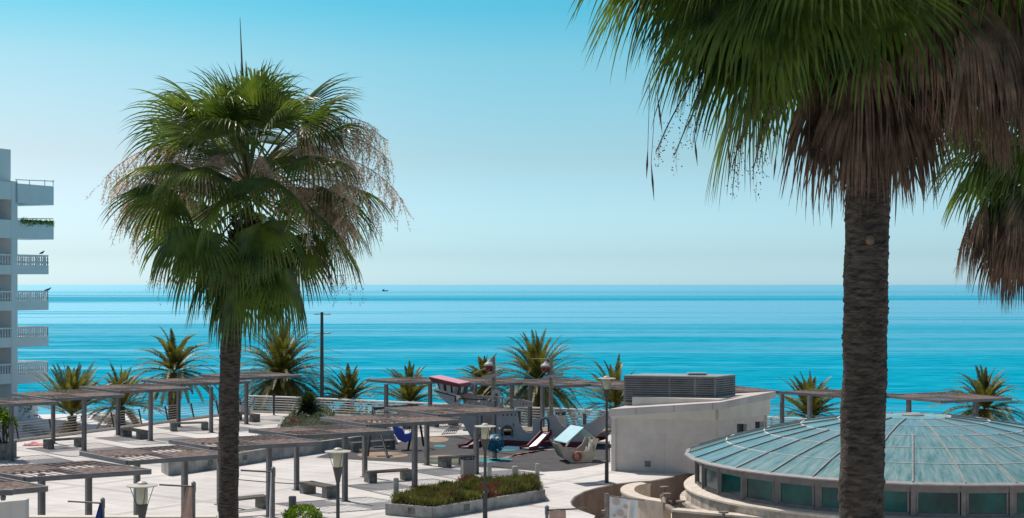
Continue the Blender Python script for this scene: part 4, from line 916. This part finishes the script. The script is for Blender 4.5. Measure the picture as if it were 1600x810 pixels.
# ---------------------------------------------------------------- small play boat
def playboat():
    a = G(893,723.5); b = G(925,722.5); pl = VP((a.x, a.y), (b.x+.01, b.y)); n = pl.n; A = pl.at
    root = thing('play_boat', 'small grey boat playhouse with pale blue roof and a round lifebuoy', 'playhouse', a)
    def pan(name, pts, holes, m, off=0.0, th=.06, par=root): q = MB(); q.prism([[A(*p)+n*off for p in pts]] + [[A(*p)+n*off for p in hh] for hh in holes], n*th); return q.build(name, m, par)
    side = [(893,723.5), (882,717), (870,691), (874,692), (882,700.5), (893,704), (913,706), (921,699.5), (928,684), (936,686), (928,706), (924,722.5)]
    pan('hull_side', side, [], M['boatgrey']); pan('hull_side', [(x+1, y-1) for x, y in side], [], M['boatgrey'], 1.2)
    q = MB(); p0, p1 = A(893,722), A(924,721.5); q.prism([[p0+n*.06, p1+n*.06, p1+n*1.2, p0+n*1.2]], (0,0,.05)); q.build('floor', M['rubber'], root)
    q = MB(); p0, p1 = A(893,721), A(875,695); q.prism([[p0+n*.03, p1+n*.03, p1+n*1.22, p0+n*1.22]], (-.05,0,0)); q.build('bow_board', M['boatgrey'], root)
    q = MB(); p0, p1 = A(924.5,721), A(932,690); q.prism([[p0+n*.03, p1+n*.03, p1+n*1.22, p0+n*1.22]], (.05,0,0)); q.build('stern_board', M['boatgrey'], root)
    q = MB(); l0, l1 = A(866,690), A(885,692.5)
    r0 = A(892.5,666.5)
    # roof: two sheets meeting at a ridge
    e = l0-n*.15; e1 = Vector((A(884,692).x, A(884,692).y, A(884,692).z))-n*.25
    ridge0 = A(893.5,666.5); ridge1 = A(911.5,669); 
    P0, P1, P2 = PD(865.6,689,62.6), PD(885.6,693,61.6), PD(912,669,62.4); P3 = P0+P2-P1; q.prism([[P0,P1,P2,P3]], (0,0,.035)); q.build('roof_sheet', M['paleblue'], root)
    qd = PD(932,685.5,62.7)-P2; q = MB(); q.prism([[P2+Vector((.03,0,0)), P3+Vector((.03,0,0)), P3+qd, P2+qd]], (0,0,.03)); q.build('roof_sheet', M['teal'], root)
    q = MB(); q.bar(A(885,698)+n*.05, A(896,680)+n*.05, .06, .06); q.bar(A(926,699)+n*.05, A(920,682)+n*.05, .06, .06); q.bar(A(877,700)+n*1.15, A(877,688)+n*1.15, .06, .06); q.build('roof_post', M['stone'], root)
    # lifebuoy torus
    c = A(902.5,713)-n*.06; q = MB(); pts = []
    R_ = 6.3*61/F*1.06
    k = 28; ringv = []
    for i in range(k):
        t = 2*PI*i/k; ce = c + pl.u*R_*math.cos(t) + Vector((0,0,R_*math.sin(t)))
        for j in range(8):
            s = 2*PI*j/8; ringv.append(ce + (pl.u*math.cos(t)+Vector((0,0,math.sin(t))))*.05*math.cos(s) + n*.05*math.sin(s))
    q.add(ringv, [(i*8+j, i*8+(j+1)%8, ((i+1)%k)*8+(j+1)%8, ((i+1)%k)*8+j) for i in range(k) for j in range(8)]); lb = smooth(q.build('lifebuoy', M['orange'], root))
    q = MB(); s_ = [(.5,.86), (.1,1), (-.35,.95)]
    q.prism([[A(914,704), A(915.5,697), A(918,700), A(920.5,694), A(921.5,701), A(918,706)]], n*-.03); q.build('painted_bird', M['rail'], root) 
    q = MB(); cc = A(928,700)-n*.02; q.lathe(cc, [(0,-.03), (.05,0), (0,.03)], 8); q.bar(cc-Vector((0,0,.15)), cc+Vector((0,0,.15)), .03, .03); q.build('painted_anchor', M['shipwood'], root)
playboat()

# ---------------------------------------------------------------- date palms
def date_frond(q, p0, az, el, Ln, rr, curl, nl=60, lw=.055, ll=.39):
    p = Vector(p0); d = Vector((math.cos(az)*math.cos(el), math.sin(az)*math.cos(el), math.sin(el))); path = [p.copy()]; dirs = [d.copy()]; st = 14
    for i in range(st):
        d = (d + Vector((0,0,-curl/st*(0.4+1.4*i/st)))).normalized(); p = p + d*Ln/st; path.append(p.copy()); dirs.append(d.copy())
    tw = rr.uniform(-.5,.5)
    for i in range(st):
        a, b = path[i], path[i+1]; s = dirs[i].cross(Vector((0,0,1))).normalized()*.022*(1-.8*i/st); q.add([a-s, a+s, b+s, b-s], [(0,1,2,3)])
    for k in range(nl):
        t = .12+.88*(k+.5)/nl; f = t*st; i = min(int(f), st-1); pp = path[i].lerp(path[i+1], f-i); dd = dirs[i]; s = dd.cross(Vector((0,0,1))).normalized(); u = s.cross(dd)
        l_ = ll*(math.sin(PI*min(1, .18+.8*t))**.7)*rr.uniform(.85,1.1)
        for sg in (-1, 1):
            v = (dd*.62 + s*sg*.75 + u*(.30+tw*sg*.3) + Vector((rr.gauss(0,.07), rr.gauss(0,.07), rr.gauss(0,.07)))).normalized()*l_; v.z -= .16*l_
            wv = dd.cross(v).cross(v).normalized()*lw/2 if False else dd*lw
            q.add([pp-wv*.5, pp+wv*.5, pp+v*.55+wv*.4, pp+v, pp+v*.55-wv*.4], [(0,1,2,3,4)])
def date_palm(px, py, d, Rf, nf, label, trunk_r=.22, seed=0, elmin=-35, ndry=6, curl=1.2, base=-4.05, bias=None, upright=0):
    rr = random.Random(seed*13+7); hub = PD(px, py, d); root = thing('date_palm', label, 'palm tree', (hub.x, hub.y, base), group='date palms along the waterfront')
    q = MB(); H = hub.z-base; pts = []; rad = []; kz = int(H/.16)
    for i in range(kz+1):
        t = i/kz; pts.append(Vector((hub.x+.12*math.sin(t*2+seed), hub.y, base+H*t))); rad.append(trunk_r*(1.15-.25*t)*(1+(.06 if i % 2 else -.04)+rr.uniform(-.03,.03)) if t < .93 else trunk_r*1.12)
    q.tube(pts, rad, 12); q.build('trunk', M['dtrunk'], root)
    q = MB(); dry = MB(); ga = 2.39996
    nf = int(nf*1.35)
    for k in range(nf):
        t = k/nf; el = R(86 - (86-elmin)*t**.85 + rr.uniform(-7,7)); az = k*ga + rr.uniform(-.2,.2)
        if upright: el = R(max(elmin, 88-70*t)+rr.uniform(-6,6))
        L_ = Rf*1.12*rr.uniform(.85,1.12)*(.88+.25*min(1, t*2)); date_frond(q, hub+Vector((0,0,rr.uniform(-.1,.15))), az, el, L_, rr, curl*rr.uniform(.85,1.45)*(1.0-.25*t))
    for k in range(ndry):
        date_frond(dry, hub-Vector((0,0,.2)), rr.uniform(0,2*PI), R(rr.uniform(-55,-15)), Rf*rr.uniform(.6,.9), rr, 1.3, 26)
    q.build('crown', M['date'], root, fix=False)
    if ndry: dry.build('dry_fronds', M['datedry'], root, fix=False)
date_palm(112, 650, 100, 3.1, 50, 'short date palm with stiff upright fronds beside the hotel', .27, 1, 5, 12, .55, upright=1)
date_palm(190, 636, 102, 2.8, 40, 'date palm with a yellowish frond between the hotel palm and the tall one', .3, 2, -10, 12, .8)
date_palm(272, 583, 98, 2.9, 52, 'tallest left date palm on a dark free-standing trunk', .26, 3, -25, 8, 1.15)
date_palm(440, 590, 103, 4.0, 150, 'biggest bushiest date palm behind the farthest railing-row pergola', .45, 4, -45, 14, 1.2)
date_palm(545, 628, 103, 2.2, 38, 'small date palm right of the mast light', .25, 5, 0, 5, .8)
date_palm(640, 632, 104, 2.9, 46, 'date palm with wide drooping fronds left of the ship cabin', .28, 6, -15, 8, 1.0)
date_palm(757, 602, 106, 2.1, 40, 'yellowish date palm behind the first ship mast', .3, 7, -20, 16, .9)
date_palm(840, 598, 104, 3.6, 105, 'large dense date palm behind the second ship mast', .42, 8, -40, 18, 1.05)
date_palm(962, 636, 98, 3.0, 44, 'date palm poking up behind the tall lamp and louvred box', .3, 9, -5, 6, .95)
date_palm(1265, 652, 100, 2.7, 48, 'date palm behind the pergola left of the thick palm trunk', .38, 10, 0, 8, .75)
date_palm(1538, 640, 96, 2.7, 56, 'date palm at the far right above the dome edge', .36, 11, -20, 8, 1.0)
# far hedge band below the palms
q = MB()
for k in range(3000):
    px = rr.uniform(395, 725); d = rr.uniform(97, 101); zt_ = 8-(634+ 4*noise.noise(Vector((px*.03,0,0))) + (px-560)*.035)*1.0
    y = 636 + 5*noise.noise(Vector((px*.035, 1, 0))) + abs(px-640)*.015; c = PD(px, y + rr.random()**.7*26, d); a = Vector((rr.gauss(0,1), rr.gauss(0,1), rr.gauss(.3,1))).normalized()*.22; s = a.cross(Vector((rr.random(), rr.random(), rr.random()))).normalized()*.07
    q.add([c, c+a*.5+s, c+a, c+a*.5-s], [(0,1,2,3)])
tag(q.build('hedge', M['shrub'], fix=False), 'low olive green scrub growing beyond the white railing', 'scrub', kind='stuff')

# cycad in the planter
def cycad():
    rr = random.Random(4); b = G(481.5, 663); c = b+Vector((0,0,.95)); root = thing('cycad', 'dark green cycad on a thick stump in the long planter', 'cycad', b)
    q = MB(); q.tube([b, b+Vector((0,0,.4)), c], [.28,.32,.22], 12); q.build('trunk', M['dtrunk'], root); q = MB()
    for k in range(110): date_frond(q, c, k*2.4, R(80-100*(k/110)), 1.0*rr.uniform(.85,1.1), rr, .8, 26, .045, .20)
    q.build('crown', mat('cycad_leaf', (.012,.030,.007), .5, .3, 3, (.045,.075,.014), trans=.12), root, fix=False)
    q = MB()
    for (x, y, s) in ((462,664,.35), (474,668,.3), (492,662,.42), (503,655,.5), (510,660,.4), (498,666,.3)): leaf_ball(q, G(x, y)+Vector((0,0,.5)), s*.95, s*.55, 260, rr, .2, .3)
    tag(q.build('succulents', M['succ']), 'grey green succulents clustered round the cycad stump', 'succulents', kind='stuff')
cycad()
# big leafy plant at the left edge with its planter
def leafy():
    rr = random.Random(8); d = 70.0; root = thing('potted_plant', 'tall yellow green leafy plant rising at the left edge beside the railing', 'plant', G(8, 716))
    q = MB(); st = MB()
    for k in range(13):
        a = k*2.4; top = PD(5+rr.uniform(-24,22), 655+rr.uniform(-16,28), d) + Vector((0, rr.uniform(-.5,.5), 0)); b = G(8+rr.uniform(-4,4), 716); st.tube([b, b.lerp(top,.5)+Vector((rr.gauss(0,.1),0,0)), top], [.06,.045,.03], 6)
        for j in range(26):
            az = rr.uniform(0, 2*PI); el = rr.uniform(-.5, 1.2); v = Vector((math.cos(az)*math.cos(el), math.sin(az)*math.cos(el), math.sin(el)))*rr.uniform(.28,.5); s = v.cross(Vector((0,0,1))).normalized()*.075; tip = top+v+Vector((0,0,-.08))
            q.add([top, top+v*.5+s, tip, top+v*.5-s], [(0,1,2), (0,2,3)])
    q.build('foliage', M['lime'], root, fix=False); st.build('stems', M['dtrunk'], root)
leafy()
p = G(2, 717); q = MB(); q.prism([[p+Vector((-2,-.5,.75)), p+Vector((.42,-.5,.75)), p+Vector((.42,.9,.75)), p+Vector((-2,.9,.75))]], (0,0,-.75)); tag(q.build('plant_box', M['bench']), 'dark concrete box holding the leafy plant at the left edge', 'planter')

# ---------------------------------------------------------------- fan palms
def fan_leaf(leaf, pet, hub, az, el, Lp, Lb, rr, nseg=40, spread=2.0, grav=.5, droop=1.6, bend=.3, wscale=1.0, fold=.35, sw=.10):
    d = Vector((math.cos(az)*math.cos(el), math.sin(az)*math.cos(el), math.sin(el))); p = Vector(hub); path = [p.copy()]
    for i in range(6): d = (d + Vector((0,0,-grav/6))).normalized(); p = p + d*Lp/6; path.append(p.copy())
    pet.tube(path, [.035*wscale,.03*wscale,.025*wscale,.022*wscale,.02*wscale,.018*wscale,.015*wscale], 5)
    d = (d + Vector((0,0,-bend))).normalized(); s = d.cross(Vector((0,0,1)))
    if s.length < .15: s = Vector((math.sin(az), -math.cos(az), 0))
    s.normalize(); rl = rr.uniform(-.6,.6); s = (Matrix.Rotation(rl, 3, d) @ s); n = s.cross(d)
    dth = 2*spread/nseg; ts = [.04,.25,.45,.58,.70,.81,.91,1.0]
    for i in range(nseg):
        th = -spread + dth*(i+.5); L_ = Lb*(.70+.30*math.cos(th*.62))*rr.uniform(.90,1.06); dr = droop*rr.uniform(.7,1.4)
        v = (d*math.cos(th) + s*math.sin(th) + n*(-fold*abs(math.sin(th))**1.5 if True else 0)).normalized(); wd = (-d*math.sin(th) + s*math.cos(th)).normalized()
        q = p.copy(); prev = 0; o = len(leaf.v); w4 = L_*.45*dth*.52
        sway = Vector((rr.gauss(0,sw), rr.gauss(0,sw), 0))
        for t in ts:
            if t > .46: v = (v + (Vector((0,0,-1))*dr + sway)*(t-prev)*1.5*max(.3, t)).normalized()
            q = q + v*L_*(t-prev); prev = t
            hw = L_*t*dth*.52 if t <= .46 else w4*(max(0, 1-(t-.45)/.55)**.75) + .0012
            up = v.cross(wd); leaf.v += [q - wd*hw, q + up*hw*.55, q + wd*hw]
        for k in range(len(ts)-1):
            a = o+k*3; leaf.f += [(a, a+1, a+4, a+3), (a+1, a+2, a+5, a+4)]
def spray(q, berries, hub, az, el, Ln, rr, nb=26, tl=.75, w=.006, grav=1.6, dens=7):
    d = Vector((math.cos(az)*math.cos(el), math.sin(az)*math.cos(el), math.sin(el))); p = Vector(hub); path = [p.copy()]; st = 12
    for i in range(st): d = (d + Vector((0,0,-grav/st*(.5+1.2*i/st)))).normalized(); p = p + d*Ln/st; path.append(p.copy())
    q.tube(path, [.016-.010*i/st for i in range(st+1)], 4, False)
    for k in range(nb):
        t = .42+.58*(k+rr.random())/nb; f = t*st; i = min(int(f), st-1); pp = path[i].lerp(path[i+1], f-i)
        v = Vector((rr.gauss(0,.42), rr.gauss(0,.42), -1)).normalized(); L_ = tl*rr.uniform(.5,1.1); r = pp; m = dens
        prev = r
        for j in range(m):
            v2 = (v + Vector((rr.gauss(0,.18), rr.gauss(0,.18), -.25))).normalized(); nx = prev + v2*L_/m; s = Vector((rr.uniform(-1,1), rr.uniform(-1,1), 0)).normalized()*w*.6
            if berries is None or True: q.add([prev-s, prev+s, nx+s*.8, nx-s*.8], [(0,1,2,3)])
            for z in range(5 if berries is None else 3):
                tw = Vector((rr.gauss(0,1), rr.gauss(0,1), rr.gauss(-.5,.6))).normalized()*rr.uniform(.04,.11); s2 = Vector((rr.uniform(-1,1), rr.uniform(-1,1), rr.uniform(-1,1))).normalized()*w*.6
                if berries is None: q.add([prev-s2, prev+s2, prev+tw], [(0,1,2)])
                else:
                    c = prev+tw*.7; r_ = rr.uniform(.006,.011); q.add([prev-s2*.3, prev+s2*.3, c], [(0,1,2)])
                    berries.add([c+Vector((r_,0,0)), c-Vector((r_,0,0)), c+Vector((0,r_,0)), c-Vector((0,r_,0)), c+Vector((0,0,r_)), c-Vector((0,0,r_))], [(0,2,4), (2,1,4), (1,3,4), (3,0,4), (2,0,5), (1,2,5), (3,1,5), (0,3,5)])
            prev = nx
def trunk_mesh(pts, rads, rr, n=28, step=.05):
    # resample with leaf-scar rings and ragged bark
    q = MB(); P = curve([Vector(p) for p in pts], 24); m = len(P)
    tot = sum((P[i+1]-P[i]).length for i in range(m-1)); k = int(tot/step); out = []; 
    for i in range(k+1):
        f = i/k*(m-1); a = min(int(f), m-2); out.append(P[a].lerp(P[a+1], f-a))
    for i, p in enumerate(out):
        t = i/k; r0 = rads[0]+(rads[1]-rads[0])*t; ring = [.003,.0,-.003,.001][i % 4]
        for j in range(n):
            a = 2*PI*j/n; nz_ = noise.noise(Vector((math.cos(a)*1.8, math.sin(a)*1.8, p.z*2.2)))*.022 + noise.noise(Vector((math.cos(a)*7, math.sin(a)*7, p.z*26)))*.009
            if rr.random() < .05 + .12*(noise.noise(Vector((3.3, 1.1, p.z*1.7))) > .18): nz_ += rr.uniform(.0,.016)
            q.v.append(p + Vector((math.cos(a), math.sin(a), 0))*(r0+ring*(.6+.8*noise.noise(Vector((a, p.z*3, 0))))+nz_))
    for i in range(k):
        for j in range(n): q.f.append((i*n+j, i*n+(j+1)%n, (i+1)*n+(j+1)%n, (i+1)*n+j))
    return q
# --- left fan palm
def left_palm():
    rr = random.Random(21); d = 33.0; hub = PD(388, 288, d)
    root = thing('fan_palm', 'whole fan palm with flower sprays standing in the left half of the view', 'palm tree', (PD(357,810,d).x, d, 0), group='tall fan palms in the foreground')
    pts = [PD(357, 1030, d), PD(357,810,d), PD(357,700,d), PD(359,590,d), PD(364,500,d), PD(376,420,d), PD(386,350,d)]; pts[0].z = 0
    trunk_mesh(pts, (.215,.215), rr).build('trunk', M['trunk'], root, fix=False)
    q = MB()
    for k in range(170):      # old leaf bases near the crown
        t = rr.random(); c = PD(386,350,d).lerp(PD(372,440,d), t); a = rr.uniform(0,2*PI); o = Vector((math.cos(a), math.sin(a), 0)); q.bar(c+o*.17, c+o*(.30+rr.random()*.08)+Vector((0,0,.22)), .08*rr.uniform(.6,1.1), .03, o)
    q.build('leaf_bases', M['dtrunk'], root, fix=False)
    lf, pt = MB(), MB(); ga = 2.39996; kk = 0
    for (e0, e1, cnt, l0, l1, b0, b1, gr, dp_, bn) in ((70,88,7,1.15,1.5,1.4,1.6,.3,1.6,.08), (42,70,16,1.55,2.0,1.45,1.75,.38,1.9,.15), (8,42,16,1.65,2.15,1.4,1.7,.5,2.3,.3),
                                                    (-28,8,12,1.5,2.0,1.35,1.65,.6,2.6,.6), (-70,-38,9,1.4,1.9,1.4,1.75,.4,2.3,.5), (20,75,8,.7,1.1,1.2,1.45,.4,1.3,.2)):
        for k in range(cnt):
            kk += 1; t = (k+.5)/cnt; el = R(e1+(e0-e1)*t+rr.uniform(-6,6)); az = kk*ga+rr.uniform(-.3,.3)
            fan_leaf(lf, pt, hub+Vector((0,0,.1-.5*(88-e0)/150)), az, el, rr.uniform(l0,l1), rr.uniform(b0,b1), rr, 38, rr.uniform(1.4,1.8), gr, dp_*rr.uniform(.55,1.45), bn, fold=.34)
    # inner spear leaves
    for k in range(5): fan_leaf(lf, pt, hub, rr.uniform(0,6.3), R(rr.uniform(72,89)), 1.2, 1.25, rr, 30, .5, .05, .25, 0)
    lf.build('crown', M['fan'], root, fix=False)
    pt.build('petioles', M['petiole'], root, fix=False)
    q = MB(); q.tube([hub, hub+Vector((-.05,0,1.6)), PD(378,100,d), PD(375,28,d)], [.03,.028,.022,.006], 6); q.build('spear', M['petiole'], root)
    dl, dp = MB(), MB()
    for k in range(14): fan_leaf(dl, dp, hub-Vector((0,0,.5)), k*ga+1, R(rr.uniform(-70,-35)), 1.2, .95, rr, 26, .9, .5, 2.6, .9, fold=.2)
    dl.build('dead_leaves', M['dead'], root, fix=False)
    sp = MB()
    tg = [(PI-.25,.35,3.6), (PI+.15,.55,3.5), (PI-.5,.62,3.2), (PI+.5,.3,3.2), (PI+.0,.15,3.0), (.1,.42,3.9), (-.2,.62,3.8), (.35,.3,3.5), (-.5,.35,3.3), (.0,.75,3.7), (-1.2,.5,2.6), (-.25,.12,3.0), (-1.9,.55,2.4), (.55,.62,3.3), (-.8,.2,2.6), (-2.4,.4,2.7), (-2.85,.45,3.3), (-.5,.55,3.4), (-.35,.0,3.1), (-.15,.8,3.6)]
    for az, el, L_ in tg: spray(sp, None, hub, az, el+.22, L_*.97, rr, 56, .85, .011, 1.75, 9)
    sp.build('flower_sprays', M['flower'], root, fix=False)
    bs, bb = MB(), MB()
    for az, el, L_ in ((.25,-.25,3.1), (-.15,-.35,3.0), (.0,-.15,3.4), (PI+.2,-.3,2.9), (PI-.1,-.15,3.0), (.5,-.5,2.7), (-.4,-.2,2.9)): spray(bs, bb, hub-Vector((0,0,.2)), az, el, L_, rr, 12, .5, .006, 1.5, 6)
    bs.build('fruit_stalks', M['dead'], root, fix=False); bb.build('berries', M['berry'], root, fix=False)
left_palm()
def right_palm():
    rr = random.Random(5); d = 17.0; hub = PD(1362, -110, d)
    root = thing('fan_palm', 'thick-trunked fan palm with brown skirt in the right foreground', 'palm tree', (PD(1345,810,d).x, d, 0), group='tall fan palms in the foreground')
    pts = [PD(1345, 1574, d), PD(1346,810,d), PD(1350,600,d), PD(1354,400,d), PD(1356,200,d), PD(1359,60,d), PD(1361,-90,d)]; pts[0].z = 0
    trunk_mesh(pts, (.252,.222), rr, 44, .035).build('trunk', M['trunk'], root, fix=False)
    lf, pt = MB(), MB(); ga = 2.39996; n = 46
    for k in range(n):
        t = (k+.5)/n; az = k*ga+rr.uniform(-.2,.2); lo = 40 if math.cos(az+.75) > .2 else 88; el = R(62-lo*t+rr.uniform(-6,6))
        fan_leaf(lf, pt, hub+Vector((0,0,-.3*t)), az, el, rr.uniform(1.5,1.9), rr.uniform(1.5,1.8), rr, 48, rr.uniform(1.6,2.0), .5, 1.4+.6*t, .35+.4*t, fold=.40)
    # the fans that hang into view on the left side
    for az, el, L1, L2 in ((PI-.15,.42,1.85,1.5), (PI+.2,.5,1.9,1.5), (PI+.05,.25,1.8,1.5), (PI-.4,.4,1.8,1.45), (PI+.5,.45,1.8,1.45), (-1.9,.3,1.35,1.15), (-1.5,.22,1.3,1.1), (-1.15,.3,1.35,1.15), (-2.3,.2,1.4,1.2), (-.8,.3,1.5,1.25), (-.1,.25,1.6,1.35), (-.55,.12,1.3,1.2), (PI+.9,-.1,1.2,1.2), (PI+.6,-.35,1.1,1.2), (-1.7,.5,1.5,1.2), (.2,-.05,1.5,1.4), (PI+.1,.18,1.55,1.35), (PI-.25,.05,1.5,1.3), (PI+.45,.1,1.5,1.35), (PI+.8,-.05,1.45,1.3), (PI+.2,-.3,1.35,1.2), (PI+1.1,.15,1.5,1.35), (-1.0,.45,1.4,1.2), (-.45,.4,1.5,1.2), (.4,.2,1.5,1.3), (PI-.1,-.12,1.4,1.3), (PI+.3,-.05,1.45,1.3), (PI+.6,.25,1.5,1.3), (PI+1.4,-.35,1.2,1.2)):
        fan_leaf(lf, pt, hub, az, el, L1*1.18, L2*1.22, rr, 48, 1.9, .5, 1.7, .6, fold=.40)
    lf.build('crown', M['fan'], root, fix=False); pt.build('petioles', M['petiole'], root, fix=False)
    dl, dp = MB(), MB()
    for k in range(28):
        az = k*ga+.5; fan_leaf(dl, dp, hub-Vector((0,0,.35+.5*rr.random())), az, R(rr.uniform(-78,-42)), rr.uniform(.5,.8), rr.uniform(1.3,1.9), rr, 26, .7, .6, rr.uniform(1.8,3.6), 1.3, fold=.15, sw=.28)
    for k in range(44):
        az = -.35+rr.gauss(0,.45); fan_leaf(dl, dp, hub-Vector((0,0,.1)), az, R(rr.uniform(-30,25)), rr.uniform(.8,1.9), rr.uniform(1.1,1.9), rr, 17, .36, .9, rr.uniform(2.4,4), 1.7, fold=.15, sw=.3)
    for v in dp.v: pass
    dl.build('dead_skirt', M['dead'], root, fix=False); dp.build('dead_petioles', M['dead'], root, fix=False)
    bs, bb = MB(), MB()
    for az, el, L_ in ((PI+.1,-.38,3.5), (PI-.15,-.45,3.3), (PI+.45,-.62,3.2), (PI+.25,-.8,3.0), (PI-.4,-.7,3.0), (-.3,-.6,2.6)): spray(bs, bb, hub-Vector((0,0,.1)), az, el, L_, rr, 12, .38, .004, 1.15, 5)
    bs.build('fruit_stalks', M['dead'], root, fix=False); bb.build('berries', M['berry'], root, fix=False)
    st = MB()
    for (x, y, l_) in ((1020,255,60), (1086,215,45), (1140,215,60), (1187,195,65), (1212,240,42), (1261,225,46), (1030,150,60), (1010,235,45)):
        a = PD(x+6, y-130, d-.6); b = PD(x+rr.uniform(-3,3), y, d-.6); c = PD(x+rr.uniform(-6,8), y+l_, d-.6); st = MB(); st.tube([a, b, b.lerp(c,.5), c], [.003,.003,.012,.001], 4); st.build('dangling_strip', M['dead'], root, fix=False)
    p = PD(1352, 376, d)-Vector((0,.235,0)); q = MB(); q.lathe(p, [(0,-.06), (.04,-.045), (.055,0), (.04,.045), (0,.06)], 10); q.build('knot', M['dead'], root)
right_palm()
def third_palm():
    rr = random.Random(9); d = 24.0; hub = PD(1655, 215, d)
    root = thing('fan_palm', 'fan palm at the right edge showing only its hanging green and brown leaves', 'palm tree', (hub.x, d, 0), group='tall fan palms in the foreground')
    b = Vector((hub.x, d, 0)); trunk_mesh([b, b.lerp(hub,.4), b.lerp(hub,.8), hub], (.24,.22), rr, 24, .08).build('trunk', M['trunk'], root, fix=False)
    lf, pt = MB(), MB(); ga = 2.39996
    for k in range(40):
        t = (k+.5)/40; fan_leaf(lf, pt, hub, k*ga, R(75-130*t+rr.uniform(-6,6)), rr.uniform(1.0,1.25), rr.uniform(1.15,1.45), rr, 40, 1.9, .5, 1.7+.6*t, .3+.4*t, fold=.45)
    lf.build('crown', M['fan'], root, fix=False); pt.build('petioles', M['petiole'], root, fix=False)
    dl, dp = MB(), MB()
    for k in range(30): fan_leaf(dl, dp, hub-Vector((0,0,.2)), PI+rr.gauss(0,.9), R(rr.uniform(-50,-5)), rr.uniform(.9,1.6), 1.25, rr, 26, .7, .8, 3.0, 1.2, fold=.2)
    dl.build('dead_skirt', M['dead'], root, fix=False)
    bs, bb = MB(), MB()
    for az, el, L_ in ((PI+.1,-.35,2.3), (PI-.3,-.45,2.2), (PI+.5,-.5,2.2), (PI,-.7,2.2), (PI+.8,-.6,2.2)): spray(bs, bb, hub, az, el, L_, rr, 16, .6, .006, 1.3, 6)
    bs.build('fruit_stalks', M['dead'], root, fix=False); bb.build('berries', M['berry'], root, fix=False)
third_palm()
# fishing boat on the horizon
def boat():
    d = 3200.; c = Vector(((601-800)/F*d, d, -6)); root = thing('fishing_boat', 'tiny dark fishing boat on the horizon right of the left fan palm', 'boat', c)
    q = MB(); q.prism([[c+Vector((x,0,z)) for x, z in ((-6,2.4), (-4,0), (5,0), (8,2.8), (3,1.9))]], (0,4,0)); q.build('hull', M['black'], root)
    q = MB(); q.box(c+Vector((-3,2,3.2)), (3,2.5,2.4)); q.tube([c+Vector((0,2,1.5)), c+Vector((0,2,7))], .2, 6); q.build('cabin', M['railgrey'], root)
boat()
# render settings
S.render.engine = 'CYCLES'
S.cycles.max_bounces = 8; S.cycles.transparent_max_bounces = 8
